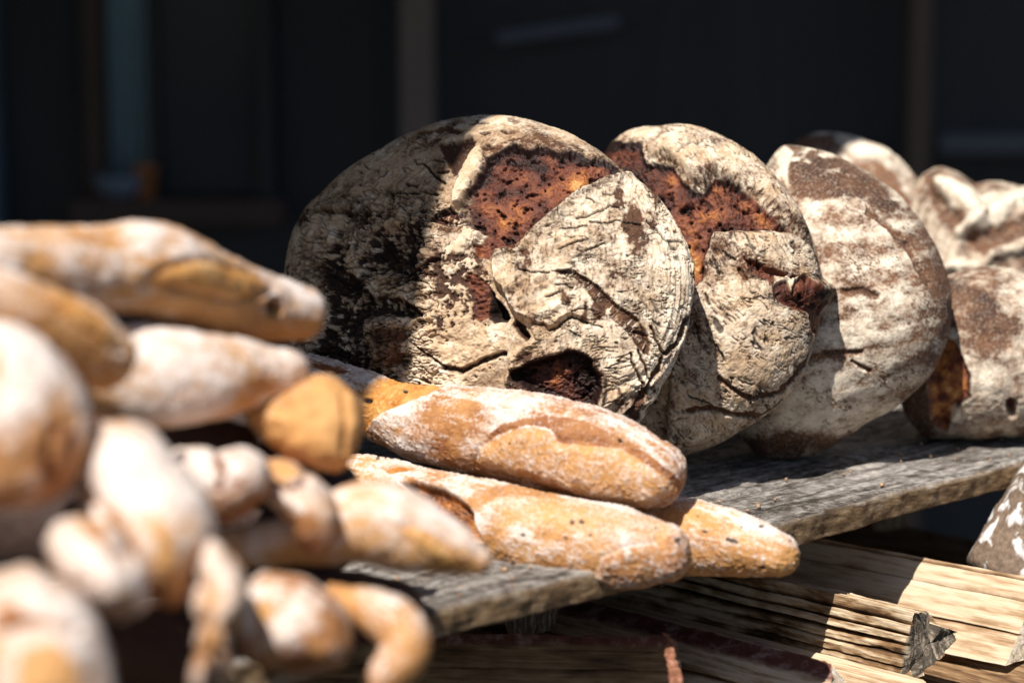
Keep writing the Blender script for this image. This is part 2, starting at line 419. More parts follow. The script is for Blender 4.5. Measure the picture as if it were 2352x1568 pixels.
# ------------------------------------------------------------------ round loaves
def build_loaf(outline, c, d0, kx, ky, cf, cb, n, feat, label, mat='loaf', psz=.85, m='loaf', cat='bread', name='bread_loaf', pn='torn_crumb', group='round rye loaves lined up on the board', seed=1.0, lift=True):
    cx, cy = c; s, F = cube_sphere(n)            # s: right, up, towards camera
    pts = np.array(outline, float); an = np.arctan2(-(pts[:, 1] - cy), pts[:, 0] - cx); rr = np.hypot(pts[:, 0] - cx, pts[:, 1] - cy)
    o_ = np.argsort(an); an = an[o_]; rr = rr[o_]
    an = np.concatenate([an[-3:] - 2 * math.pi, an, an[:3] + 2 * math.pi]); rr = np.concatenate([rr[-3:], rr, rr[:3]])
    tt = np.linspace(-math.pi - .3, math.pi + .3, 1440); rv = np.interp(tt, an, rr)
    kk = np.hanning(31); kk /= kk.sum(); rv = np.convolve(np.pad(rv, 15, mode='edge'), kk, 'valid')
    phi = np.arctan2(s[:, 1], s[:, 0]); R = np.interp(phi, tt, rv) * d0 / FPX
    rho = np.hypot(s[:, 0], s[:, 1])
    X = R * rho * np.cos(phi); Y = R * rho * np.sin(phi)
    zc = np.sign(s[:, 2]) * np.abs(s[:, 2]) ** psz
    D = d0 + kx * X + ky * Y - np.where(zc > 0, zc * cf, zc * cb)
    # keep the silhouette where it was traced: scale in-plane offset with depth
    px = cx + X * FPX / d0; py = cy - Y * FPX / d0
    V = un(px, py, D)
    nrm = vnormals(V, F)
    if np.mean(np.sum(nrm * (V - V.mean(0)), 1)) < 0: nrm = -nrm; F = F[:, ::-1]
    vd = V - CAM; vd /= np.linalg.norm(vd, axis=1)[:, None]; facing = -(nrm * vd).sum(1)
    front = ss(facing, -.05, .12)
    wpx = px + 9 * fbm(V, 40, 4, seed) + 3 * fbm(V, 190, 2, seed + 1); wpy = py + 9 * fbm(V, 40, 4, seed + 2) + 3 * fbm(V, 190, 2, seed + 3)
    front = ss(facing, 0.05, .55)
    h, A, pid = feat(V, wpx, wpy, px, py, front, X, Y, s)
    V2 = V + nrm * h[:, None]
    # sits on the board: nothing below its top surface
    if lift: V2[:, 2] = np.where(V2[:, 2] < .002, .002 + (V2[:, 2] - .002) * .04, V2[:, 2])
    V2 = V2.copy(); at = V2.mean(0); at[2] = V2[:, 2].min()
    ob = mesh_parts(name, V2, F, M[mat], A, at, pid, [(0, 'crust'), (1, pn), (2, pn), (3, pn)])
    tag(ob, label, cat, group)
    return ob

def base_masks(V, ang, rad, seed, cover=.62, stripe=60, crackw=.045):
    """generic floured crust: streaks run round the loaf, short cracks follow them"""
    q = np.stack([rad * stripe, ang * 3.0, rad * 0], 1)
    st = fbm(q, 1, 4, seed)                                     # streaks
    bl = fbm(V, 28, 4, seed + 4); sp = fbm(V, 260, 4, seed + 5, .65)
    fl = cover + .55 * bl + .35 * st + .35 * sp
    cq = np.stack([rad * 75, ang * 7, rad * 0 + seed], 1) + .8 * np.stack([fbm(V, 60, 3, seed + 6)] * 3, 1)
    cr = ridge(cq, 1, 2, seed); gate = ss(fbm(V, 35, 3, seed + 7), -.02, .22)
    crack = (1 - ss(cr, crackw * .35, crackw)) * gate * 0
    h = .0013 * bl + .0008 * st + .0008 * sp - .0013 * crack
    return fl, crack, h, sp, bl

def dcrack(px, py, V, a, fa, fc, seed, thr, gate_f=30, g0=.0, g1=.2, wob=10):
    """short cracks running along direction a (degrees, photo axes)"""
    a = math.radians(a); wx_ = wob * fbm(V, 55, 3, seed + 1); wy_ = wob * fbm(V, 55, 3, seed + 2)
    s_ = (px + wx_) * math.cos(a) + (py + wy_) * math.sin(a); t_ = -(px + wx_) * math.sin(a) + (py + wy_) * math.cos(a)
    n_ = np.abs(noise(np.stack([s_ * fa, t_ * fc, px * 0 + seed * 3.3], 1)))
    return (1 - ss(n_, thr * .4, thr)) * ss(fbm(V, gate_f, 3, seed + 3), g0, g1) * ss(fbm(V, 110, 2, seed + 4), -.2, .05)

def gash_field(V, seed):
    lump = fbm(V, 75, 5, seed, .6); fine = fbm(V, 300, 4, seed + 1, .6); hole = ss(fbm(V, 130, 3, seed + 2), .16, .38)
    tone = .42 + .75 * fbm(V, 32, 3, seed + 3) + .35 * lump + .18 * fine - .55 * hole
    h = .0045 * lump + .0017 * fine - .0035 * hole
    return h, tone, hole

cA = lambda p: T(635, 252.8, .225, p)
cB = lambda p: T(635, 546.8, .225, p)
cC = lambda p: T(1082, 252.8, .225, p)
cD = lambda p: T(1082, 605.6, .225, p)
c2 = lambda p: T(1293.6, 235.2, .45, p)
c5 = lambda p: T(1940.4, 294, .525, p)

def feat1(V, x, y, px, py, fr, X, Y, s):
    ang = np.arctan2(py - 660, px - 1180); rad = np.hypot(px - 1180, (py - 660) * 1.1) / FPX * 2
    fl, crack, h, sp, bl = base_masks(V, ang, rad, 2.0, .80)
    tone = .45 + .6 * fbm(V, 30, 3, 30); gash = np.zeros(len(V)); gt = np.full(len(V), .5); char_shade = crack * .85
    gh, gtone, hole = gash_field(V, 11); gtone = gtone - .13; pid = np.zeros(len(V), int)
    rx = x + 22 * fbm(V, 55, 4, 90, .6) + 7 * fbm(V, 220, 3, 91); ry = y + 22 * fbm(V, 55, 4, 92, .6) + 7 * fbm(V, 220, 3, 93)
    streak = fbm(np.stack([rad * 120, ang * 9, rad * 0], 1), 1, 4, 95, .6)
    fl = fl - .10 + .55 * np.minimum(fbm(V, 55, 4, 94) + .5 * streak, 0); tan = .25 + .9 * fbm(V, 16, 3, 96) - .45 * ss(px, 1380, 1560) + .35 * ss(-px, -1330, -1150)
    # --- big raised lobe on the right
    lobe = cC([(1700, 640), (1450, 690), (1280, 740), (1050, 860), (800, 1050), (600, 1240), (480, 1400), (350, 1395), (240, 1440), (215, 1568)]) + \
        cD([(235, 200), (340, 300), (390, 440), (450, 540), (600, 610), (640, 760), (560, 800), (440, 900), (390, 980), (400, 1100), (340, 1200), (300, 1900), (1500, 2100), (2700, 1200), (2700, -800)])
    ld = polyd(x, y, lobe); h += fr * .0085 * ss(ld, -2, 15); cc = fbm(V, 90, 3, 97); 
    h += fr * .004 * np.exp(-((ld - 12) / 10) ** 2)          # rolled lip
    fl += .12 * ss(ld, 0, 12)
    lb = ss(ld, 3, 12)
    k1 = dcrack(px, py, V, -8, .016, .085, 101, .10) * ss(-px, -1500, -1440); k2 = dcrack(px, py, V, 55, .014, .075, 105, .09) * ss(px, 1430, 1490) * ss(-px, -1570, -1540)
    k3 = dcrack(px, py, V, 15, .030, .16, 109, .13, 60, .02, .2) * .8
    k4 = dcrack(px, py, V, -12, .04, .22, 131, .12, 45, -.02, .12) * .8
    ck = np.clip(k1 + k2 + k3 + k4, 0, 1) * lb; h -= fr * .0018 * ck; char_shade = np.maximum(char_shade, ck * .8)
    hatch = fbm(np.stack([px * .16, py * .045, px * 0], 1), 1, 3, 112, .6); fl -= lb * 1.0 * np.maximum(hatch - .04, 0); h += fr * lb * .0005 * hatch
    # grey brown rubbed patches in streaks on the lobe
    rub = ss(fbm(np.stack([px * .011, py * .006, px * 0], 1), 1.6, 4, 5) + .35 * fbm(V, 130, 4, 6), .10, .42) * ss(ld, 5, 25)
    fl -= .85 * rub
    # fine concentric growth lines near the rim
    rimd = np.hypot((px - 1150) / 440, (py - 650) / 385)
    lines = noise(np.stack([rimd * 85, ang * 2.2, rimd * 0], 1)); rm = ss(rimd, .72, .95) * ss(px, 1350, 1480)
    h += fr * rm * .0010 * lines; fl += rm * .22 + rm * .25 * np.minimum(lines, 0)
    # pleats at lower right
    pc = (px - 1400) * .60 + (py - 880) * .80; pm = ss(pc, -20, 25) * ss(px, 1330, 1420) * ss(py, 800, 860)
    pl = noise(np.stack([pc * .055 + .4 * fbm(V, 30, 2, 9), ((px - 1400) * .8 - (py - 880) * .6) * .008, pc * 0], 1))
    h += fr * pm * .0045 * pl; fl += pm * .2 * pl
    # --- upper gash
    gA = cC([(150, 470), (300, 400), (440, 320), (560, 370), (620, 395), (700, 360), (800, 380), (900, 420), (1020, 400), (1130, 430), (1230, 470), (1380, 500), (1480, 560), (1640, 700), (1450, 700), (1300, 750), (1150, 800), (1000, 910), (850, 1030), (700, 1130), (600, 1230), (480, 1350), (420, 1430), (240, 1410), (200, 1520), (50, 1500), (20, 1360), (90, 1250), (-60, 1200), (-300, 1180), (-470, 1140), (-400, 1050), (-220, 980), (-110, 930), (-60, 830), (20, 760), (60, 680), (130, 580)])
    d = polyd(x, y, gA); g = ss(d, -1.5, 3); gash = np.maximum(gash, g)
    h += fr * (-.0065 * ss(d, 0, 9) + g * gh); pid[d > 1] = 1
    edge = np.exp(-((d - 4) / 4.5) ** 2) * ss(-(py - 480) - .25 * (px - 1100), -60, 40); gt0 = gtone - .55 * edge
    gt0 = gt0 - .03 + .26 * np.exp(-(((px - 1165) / 45) ** 2 + ((py - 505) / 60) ** 2)) + .22 * ss(px, 1260, 1380) - .25 * np.exp(-((polyd(px, py, gA) - 6) / 9) ** 2) * ss(px - py, 650, 760)
    gt = np.where(g > 0, gt0, gt)
    # dusting of flour in the left of that gash
    dz = g * ss(-px, -1090, -1040); dust = dz * ss(sp + .5 * fbm(V, 60, 2, 113), .05, .22); gash -= .95 * dust; fl = np.maximum(fl, dust); gt = gt - .15 * dz
    # --- pale flap, dark crease
    G = cA([(2110, 370), (2130, 470), (2080, 640), (1960, 800), (1900, 950), (1850, 1040), (1780, 1000), (1790, 880), (1820, 760), (1900, 580), (1990, 440)])
    d = polyd(x, y, G); g = ss(d, -2, 4); h += fr * .006 * ss(d, -5, 9); fl = np.maximum(fl, g * 1.0); gash *= 1 - g; char_shade *= 1 - g
    K = cA([(2000, 250), (2030, 330), (1950, 480), (1880, 600), (1800, 680), (1740, 520), (1680, 400), (1660, 330), (1850, 290)])
    d = polyd(x, y, K); g = ss(d, -3, 6); h -= fr * .007 * ss(d, -4, 12); fl -= g * .75; tone += g * .3
    # --- dark charred middle
    D1 = cA([(960, 1250), (1080, 1180), (1300, 1160), (1450, 1100), (1500, 1180), (1500, 1300), (1540, 1400), (1420, 1480), (1400, 1568)]) + cB([(1450, 230), (1300, 330), (1150, 380), (820, 390), (840, 260), (930, 120), (960, 20)])
    D2 = cB([(540, 50), (650, 60), (670, 200), (700, 380), (820, 400), (980, 600), (1040, 610), (1250, 600), (1400, 700), (1520, 760), (1480, 810), (1300, 800), (1000, 810), (900, 900), (930, 1100), (980, 1300), (1200, 1400), (900, 1500), (600, 1450), (350, 1200), (450, 900), (520, 700), (520, 500), (400, 400)])
    for P_, dp in ((D1, .010), (D2, .011)):
        d = polyd(rx, ry, P_); g = ss(d, -3, 5); h -= fr * dp * ss(d, -6, 20)
        spk = ss(fbm(V, 210, 3, 14) + .8 * fbm(V, 45, 3, 15), .10, .24)
        fl = fl * (1 - g) + g * (spk * .9 - .25); char_shade = np.maximum(char_shade, g * (1 - spk) * .8); gash *= 1 - g
    # lump inside the lower dark area
    L = cB([(900, 840), (1100, 800), (1260, 810), (1320, 900), (1300, 1050), (1290, 1250), (1180, 1340), (1000, 1300), (930, 1100)])
    d = polyd(rx, ry, L); g = ss(d, -2, 5); h += fr * .011 * ss(d, -6, 22); fl = fl * (1 - g) + g * (.35 - .35 * ss(py, 740, 800) + .5 * bl + .4 * sp); char_shade *= 1 - g; tone = tone * (1 - g) + g * .2
    L = cB([(560, 1080), (720, 1010), (820, 1080), (870, 1230), (780, 1200), (640, 1160)])
    d = polyd(rx, ry, L); g = ss(d, -2, 5) * ss(sp, -.25, .1); h += fr * .006 * ss(d, -4, 14); fl = np.maximum(fl, g * .8); char_shade *= 1 - g
    L = cB([(1470, 90), (1530, 90), (1560, 180), (1540, 210), (1420, 190)])
    d = polyd(x, y, L); g = ss(d, -2, 3); h += fr * .006 * ss(d, -2, 8); fl = np.maximum(fl, g); char_shade *= 1 - g; gash *= 1 - g
    # tan tongue above the middle
    L = cA([(1700, 1480), (1780, 1350), (1880, 1230), (1950, 1210), (2080, 1210), (2140, 1260), (2080, 1330), (1960, 1400), (1860, 1500), (1760, 1568), (1650, 1568)])
    d = polyd(rx, ry, L); g = ss(d, -2, 4); h += fr * .004 * ss(d, -2, 9); fl = np.maximum(fl * (1 - g), g * .95); char_shade *= 1 - g; gash *= 1 - g
    # --- speckled middle, between char and lobe
    Sg = cB([(1450, 260), (1750, 130), (2050, 150), (2200, 480), (2180, 860), (2330, 1000), (2350, 1200), (1900, 1568), (1200, 1560), (1300, 1380), (1320, 900), (1560, 760), (1620, 600), (1520, 400)])
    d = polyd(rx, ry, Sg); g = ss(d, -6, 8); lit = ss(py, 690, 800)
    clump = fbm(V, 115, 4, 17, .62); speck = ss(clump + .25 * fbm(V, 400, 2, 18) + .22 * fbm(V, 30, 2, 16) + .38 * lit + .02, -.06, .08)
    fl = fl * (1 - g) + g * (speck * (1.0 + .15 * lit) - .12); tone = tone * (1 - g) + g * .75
    h += fr * g * (.0035 * clump + .0012 * speck + .003 * fbm(V, 45, 3, 19))
    char_shade = char_shade * (1 - .75 * g)
    R = cB([(1950, 350), (2080, 380), (2170, 500), (2190, 800), (2100, 870), (2020, 820), (2000, 600), (1930, 430)])
    d = polyd(x, y, R); g = ss(d, -3, 5); gash = np.maximum(gash, g * .95); fl *= 1 - g; pid[d > 1] = 3
    gt = np.where(g > .02, .40 + .35 * fbm(V * [1, 1, 4], 90, 4, 21) + .1 * fbm(V, 260, 3, 22), gt); h += fr * g * (-.003 + .0020 * fbm(V * [1, 1, 4], 110, 3, 21))
    for P_, w in ((cB([(1300, 380), (1500, 260), (1700, 180)]), 3.2), (cB([(1100, 520), (1250, 470), (1400, 390), (1530, 280)]), 2.5), (cB([(1700, 1330), (1900, 1360), (2100, 1250), (2330, 1180)]), 6.5), (cB([(1430, 1080), (1560, 1200), (1700, 1320)]), 3.0)):
        d = lined(x, y, P_); g = 1 - ss(d, w * .4, w * 1.5); h -= fr * g * .006; fl -= g * .9; tone += g * .3
    d = polyd(x, y, cB([(1850, 1040), (2330, 1120), (2352, 1190), (2100, 1250), (1950, 1120)])); 
    # hole in front of the nose, its deep shadow painted in dark
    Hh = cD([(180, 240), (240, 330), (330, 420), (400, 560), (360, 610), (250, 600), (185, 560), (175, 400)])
    d = polyd(x, y, Hh); g = ss(d, -3, 4); h -= fr * .020 * ss(d, -2, 13); char_shade = np.maximum(char_shade, g * .8); gash *= 1 - g; fl -= g
    Hh = cD([(450, 560), (560, 640), (600, 740), (560, 790), (480, 720), (420, 640)])
    d = polyd(x, y, Hh); g = ss(d, -3, 4); h -= fr * .012 * ss(d, -2, 9); fl -= g * .8; tone += g * .3
    Hh = cD([(640, 590), (760, 610), (830, 650), (800, 690), (700, 670), (640, 650)])
    d = polyd(x, y, Hh); h -= fr * .007 * ss(d, -3, 9); fl -= .35 * ss(d, -2, 5)
    d = lined(x, y, cD([(820, 690), (900, 660), (970, 600), (1040, 560), (1100, 585), (1190, 610)])); g = 1 - ss(d, 1.5, 5); h -= fr * .006 * (1 - ss(d, 2, 9)); char_shade = np.maximum(char_shade, g * .9)
    # nose creases
    cz = noise(np.stack([(px * .55 + py * .83) * .045 + .5 * fbm(V, 35, 2, 25), (px * .8 - py * .5) * .01, px * 0], 1))
    nm = ss(polyd(px, py, cD([(240, 100), (500, 130), (800, 140), (1100, 200), (1300, 430), (1350, 560), (1000, 560), (800, 660), (600, 620), (400, 420)])), -10, 25)
    h += fr * nm * .0055 * cz; fl += .12 * nm * cz
    # --- brown curved tear and rim tears
    C = cD([(820, 110), (940, 90), (1060, 90), (1140, 140), (1250, 200), (1380, 290), (1500, 400), (1600, 480), (1700, 580), (1760, 680), (1790, 800), (1780, 950), (1700, 880), (1620, 760), (1500, 620), (1400, 520), (1300, 420), (1220, 330), (1130, 240), (1060, 170), (940, 150)])
    d = polyd(x, y, C); g = ss(d, -1.5, 3); gg = g * ss(.55 + 1.2 * fbm(V, 120, 3, 27) + (px - py) * .0 + ss(-d, -14, -3) * .3, .35, .6)
    fl -= g * .55 + gg * .3; h -= fr * .0045 * ss(d, -1, 7); tone = tone * (1 - g) + g * (.45 + 1.1 * fbm(V, 90, 3, 28)); fl += g * .75 * ss(fbm(np.stack([(px - py) * .02, (px + py) * .11, px * 0], 1), 1, 4, 29, .65), .02, .25); h += fr * g * .0016 * fbm(V, 170, 3, 26)
    for P_, w in ((cD([(2215, 100), (2225, 300), (2175, 480), (2085, 620), (2020, 780), (1900, 920), (1840, 1060), (1760, 1180), (1690, 1320), (1560, 1450)]), 3.6), (cD([(1610, 900), (1640, 1060), (1700, 1200), (1690, 1290)]), 2.4), (cD([(1690, 880), (1740, 1060), (1750, 1140)]), 2.2), (cD([(1800, 640), (1850, 760), (1900, 880)]), 2.4), (cD([(1650, 700), (1760, 740), (1790, 830), (1760, 900)]), 3.5), (cD([(1780, 1190), (1980, 1500)]) , 0.1)):
        d = lined(x, y, P_); g = 1 - ss(d, w * .5, w * 1.7); h -= fr * g * .0030; fl -= g * .95; tone = tone * (1 - g) + g * .35
    for P_ in (cC([(1090, 1160), (1200, 1140), (1330, 1090), (1400, 1050), (1500, 1070)]), cC([(950, 1240), (1080, 1250), (1200, 1230)]), cC([(1230, 1190), (1400, 1200), (1480, 1180), (1560, 1200), (1700, 1220)]), cC([(930, 1440), (1060, 1400), (1210, 1360)]), cC([(1170, 1470), (1300, 1430), (1360, 1400)]), cC([(1120, 900), (1130, 860), (1180, 810)]), cC([(1350, 950), (1390, 940), (1440, 925)]), cC([(1190, 970), (1240, 990), (1260, 1020)]),
               cD([(520, 90), (640, 120), (720, 110), (820, 120)]), cD([(800, 350), (930, 320)]), cD([(1050, 510), (1130, 480), (1280, 490)]), cD([(1200, 610), (1350, 665)]), cD([(1030, 700), (1130, 745)]), cD([(880, 240), (1040, 265)]), cC([(1760, 1180), (1900, 1310), (1990, 1400)]), cC([(1980, 1380), (2080, 1410)])):
        d = lined(x, y, P_); g = 1 - ss(d, .9, 2.4); h -= fr * g * .0022; char_shade = np.maximum(char_shade, g * .85)
    # --- lower burnt gash
    Q = cD([(410, 1100), (520, 1050), (700, 980), (850, 930), (1000, 890), (1100, 890), (1230, 960), (1250, 1040), (1320, 1150), (1330, 1280), (1270, 1450), (1100, 1460), (850, 1400), (640, 1320), (520, 1230), (420, 1170)])
    d = polyd(x, y, Q); g = ss(d, -1.5, 3); h += fr * (-.012 * ss(d, -1, 13) + g * gh * 1.1 + .003 * np.exp(-((d + 5) / 5) ** 2)); gash = gash * (1 - g) + g; pid[d > 1] = 2
    t2 = gtone - .22 - .45 * np.exp(-((d - 3) / 6) ** 2) + .5 * np.exp(-(((px - 1275) / 16) ** 2 + ((py - 862) / 45) ** 2))
    gt = np.where(g > .02, t2, gt); char_shade *= 1 - g; fl *= 1 - g
    ckl = np.clip(dcrack(px, py, V, 10, .02, .09, 120, .10, 40, -.05, .1) + dcrack(px, py, V, -50, .02, .09, 124, .09, 40), 0, 1) * ss(-px, -1010, -960); h -= fr * .0025 * ckl; char_shade = np.maximum(char_shade, ckl * .8)
    blot = ss(fbm(V * [1, 1, 1.6], 42, 5, 128, .62), .06, .20) * ss(-px, -1060, -980) * ss(py, 380, 480); fl -= .55 * blot; h -= fr * .003 * blot; tone = np.minimum(tone + .3 * blot, 1)
    # --- left pleats + top left pits (in the shade)
    a_ = (px - 700) * .93 + (py - 520) * .2; m = ss(polyd(px, py, cA([(300, 1100), (420, 1050), (700, 1060), (850, 1150), (900, 1300), (620, 1500), (300, 1500), (230, 1300)])), -10, 15)
    h += fr * m * .006 * noise(np.stack([a_ * .075, py * .012, a_ * 0], 1)); fl += m * .25
    d = lined(x, y, cA([(330, 1040), (440, 1010), (700, 1050), (760, 1060)])); g = 1 - ss(d, 2, 8); h -= fr * g * .007; fl -= g * .5
    pits = ss(fbm(V * [1, 1, 2.2], 60, 3, 33), .08, .25) * ss(-(py - 330) + (px - 900) * .25, -10, 50) * ss(-px, -1230, -1150)
    h -= fr * pits * .004; fl -= pits * .7
    for P_ in (cA([(1330, 750), (1440, 780)]), cA([(1160, 840), (1330, 840), (1480, 850)]), cA([(1500, 830), (1640, 860)]), cA([(1440, 560), (1500, 550), (1600, 640), (1720, 750)]), cA([(1620, 500), (1700, 520)]), cA([(1640, 610), (1750, 620)])):
        d = lined(x, y, P_); g = 1 - ss(d, 1.5, 4); h -= fr * g * .003; char_shade = np.maximum(char_shade, g * .9)
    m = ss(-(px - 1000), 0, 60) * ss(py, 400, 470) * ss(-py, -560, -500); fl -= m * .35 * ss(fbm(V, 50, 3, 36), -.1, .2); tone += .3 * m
    for P_ in (gA, Q):
        d = polyd(x, y, P_); rim_ = np.exp(-((d + 5) / 8) ** 2) * ss(sp + .6 * bl + .4 * streak, -.12, .22); fl -= .75 * rim_ * (gash < .5); tone += .15 * rim_
    fl -= .55 * np.maximum(streak - .05, 0) + .5 * np.maximum(fbm(V, 24, 4, 140) - .08, 0)
    shz = ss(-(px - 1010) + .55 * (650 - py) * 0, -40, 60); fl -= shz * (-.20 + .7 * np.maximum(-fbm(V, 38, 4, 98), 0) + .25 * np.abs(sp)); tone -= .2 * shz  # flour raised on the shaded left, paling it in place of sky fill
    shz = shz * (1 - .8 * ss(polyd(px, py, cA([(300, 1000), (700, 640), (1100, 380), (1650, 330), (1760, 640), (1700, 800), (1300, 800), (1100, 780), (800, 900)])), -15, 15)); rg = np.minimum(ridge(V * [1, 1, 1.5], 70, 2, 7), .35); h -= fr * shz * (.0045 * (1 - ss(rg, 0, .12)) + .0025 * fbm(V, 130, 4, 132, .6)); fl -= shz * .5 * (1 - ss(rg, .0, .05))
    pid[gash < .3] = 0
    # crust above the upper gash
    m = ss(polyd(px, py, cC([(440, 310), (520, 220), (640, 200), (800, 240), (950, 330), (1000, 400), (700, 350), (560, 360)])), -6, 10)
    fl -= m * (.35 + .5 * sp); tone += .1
    return h, dict(flour=np.clip(fl, 0, 1.1), tone=np.clip(tone, 0, 1), gash=np.clip(gash, 0, 1), gt=np.clip(gt, 0, 1), char_shade=np.clip(char_shade, 0, 1), tan=np.clip(tan, 0, 1)), pid

O1 = [(655, 610), (668, 545), (700, 480), (750, 430), (800, 385), (870, 345), (930, 310), (1000, 283), (1070, 268), (1130, 264), (1200, 272), (1270, 292), (1330, 320), (1390, 355), (1440, 402), (1500, 445), (1545, 510), (1575, 570), (1592, 630), (1583, 710), (1560, 790), (1530, 860), (1490, 925), (1465, 962), (1400, 1000), (1300, 1030), (1150, 1050), (1000, 1040), (860, 1000), (740, 920), (680, 830), (655, 720)]
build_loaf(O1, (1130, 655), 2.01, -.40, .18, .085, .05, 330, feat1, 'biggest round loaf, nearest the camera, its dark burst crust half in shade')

def feat2(V, x, y, px, py, fr, X, Y, s):
    ang = np.arctan2(py - 700, px - 1480); rad = np.hypot(px - 1480, (py - 700) * .9) / FPX * 2.1
    fl, crack, h, sp, bl = base_masks(V, ang, rad, 41.0, .78, 70, .07); fl = fl + .7 * np.minimum(fbm(np.stack([rad * 110, ang * 10, rad * 0], 1), 1, 4, 49, .6) + .1, 0) + .1
    tone = .4 + .5 * fbm(V, 30, 3, 42); char_shade = crack * .75; gt = np.full(len(V), .5)
    gh, gtone, hole = gash_field(V, 45)
    ck = np.clip(dcrack(px, py, V, 55, .018, .085, 140, .11, 30, -.1, .1) + dcrack(px, py, V, 20, .03, .15, 144, .12, 60, -.1, .1) * .8, 0, 1); h -= fr * .0018 * ck; char_shade = np.maximum(char_shade, ck * .85); fl = fl - .06
    hatch = fbm(np.stack([px * .10, py * .10, px * 0], 1), 1, 4, 148, .65); fl -= .9 * np.maximum(hatch - .03, 0); h += fr * .0008 * hatch
    lob = ss(polyd(x, y, c2([(430, 280), (480, 160), (540, 110), (700, 120), (1000, 260), (1250, 500), (1300, 760), (1160, 660), (960, 480), (770, 380), (720, 460), (560, 330)])), -3, 20)
    h += fr * lob * .010
    lob2 = ss(polyd(x, y, c2([(770, 670), (900, 650), (1160, 670), (1300, 760), (1400, 930), (1300, 1300), (1100, 1568), (500, 1800), (560, 1200), (660, 960), (730, 860)])), -3, 20)
    h += fr * lob2 * .009
    g1 = c2([(150, 250), (260, 190), (400, 200), (430, 300), (560, 330), (650, 440), (720, 460), (770, 380), (850, 400), (960, 480), (1060, 560), (1170, 668), (1000, 660), (850, 660), (770, 660), (750, 740), (725, 800), (720, 900), (660, 960), (560, 940), (300, 700), (200, 400)])
    d = polyd(x, y, g1); g = ss(d, -1.5, 3); h += fr * (-.004 * ss(d, 0, 10) + g * gh * 1.3); gash = g
    gt = gtone - .05 - .4 * np.exp(-((d - 3) / 6) ** 2) + .25 * ss(px + py, 2100, 2250) - .35 * np.exp(-(((px - 1500) / 55) ** 2 + ((py - 400) / 45) ** 2)) - .3 * ss(-py, -370, -330)
    g2 = c2([(890, 790), (960, 820), (1040, 850), (1110, 870), (1170, 900), (1230, 925), (1330, 960), (1420, 930), (1400, 1000), (1310, 1030), (1290, 1120), (1270, 1200), (1230, 1170), (1200, 1060), (1150, 1050), (1060, 1000), (1020, 920), (960, 880)])
    d = polyd(x, y, g2); g = ss(d, -1.5, 3); gash = np.maximum(gash, g); h += fr * (-.006 * ss(d, 0, 8) + .6 * g * gh); gt = np.where(g > .02, .40 + .5 * (gtone - .42) - .55 * ss(px, 1860, 1890) * ss(-py, -700, -670), gt)
    d = polyd(x, y, c2([(1060, 880), (1110, 900), (1140, 870), (1150, 920), (1200, 910), (1160, 960), (1150, 980), (1130, 930), (1060, 940)])); g = ss(d, -1, 2); gash *= 1 - g; fl = np.maximum(fl, g); h += fr * g * .004
    for P_, w in ((c2([(800, 1390), (870, 1450), (950, 1485), (1080, 1440), (1180, 1340), (1240, 1250)]), 4.5), (c2([(640, 1550), (760, 1540), (860, 1560), (1000, 1560), (1090, 1500)]), 5), (c2([(900, 860), (930, 910)]), 4)):
        d = lined(x, y, P_); g = 1 - ss(d, w * .5, w * 1.6); h -= fr * g * .004; fl -= g; tone = tone * (1 - g) + g * .2
    for P_ in (c2([(770, 800), (790, 850), (800, 890)]), c2([(740, 990), (760, 1040)]), c2([(590, 290), (620, 260), (660, 250)]), c2([(680, 1130), (700, 1220)]), c2([(820, 780), (870, 810)]), c2([(650, 1480), (760, 1530)]), c2([(790, 1230), (830, 1310)]), c2([(560, 160), (640, 180)])):
        d = lined(x, y, P_); g = 1 - ss(d, 1.2, 3); h -= fr * g * .003; char_shade = np.maximum(char_shade, g * .9)
    for P_ in (g1, g2):
        d = polyd(x, y, P_); rim_ = np.exp(-((d + 5) / 8) ** 2) * ss(sp + .6 * bl, -.12, .22); fl -= .75 * rim_ * (gash < .5); tone += .15 * rim_
    fl -= .8 * np.maximum(fbm(V, 26, 4, 150) - .02, 0)
    m = ss(polyd(px, py, c2([(1150, 420), (1240, 500), (1300, 700), (1300, 900), (1230, 800), (1200, 650)])), -8, 12); fl -= m * (.25 + .6 * np.maximum(bl, 0) + .3 * sp)
    fl -= .25 * ss(fbm(np.stack([px * .02, py * .03, px * 0], 1), 1, 4, 48), .0, .35)
    return h, dict(flour=np.clip(fl, 0, 1.1), tone=np.clip(tone, 0, 1), gash=np.clip(gash, 0, 1), gt=np.clip(gt, 0, 1), char_shade=np.clip(char_shade, 0, 1), tan=np.clip(.3 + bl, 0, 1)), np.where(gash > .5, np.where(px > 1640, np.where(py > 560, 2, 1), 1), 0)
O2 = [(1330, 650), (1340, 520), (1365, 400), (1400, 330), (1440, 300), (1492, 288), (1505, 293), (1530, 287), (1560, 284), (1620, 297), (1700, 335), (1760, 385), (1810, 440), (1850, 510), (1872, 570), (1886, 630), (1900, 652), (1926, 661), (1915, 682), (1885, 720), (1865, 800), (1840, 870), (1780, 935), (1700, 990), (1620, 1030), (1575, 1045), (1500, 1050), (1430, 1020), (1370, 930), (1335, 800)]
build_loaf(O2, (1620, 665), 2.085, -.30, .14, .10, .05, 240, feat2, 'second round loaf in the row, two dark ragged tears in its pale crust', seed=4)

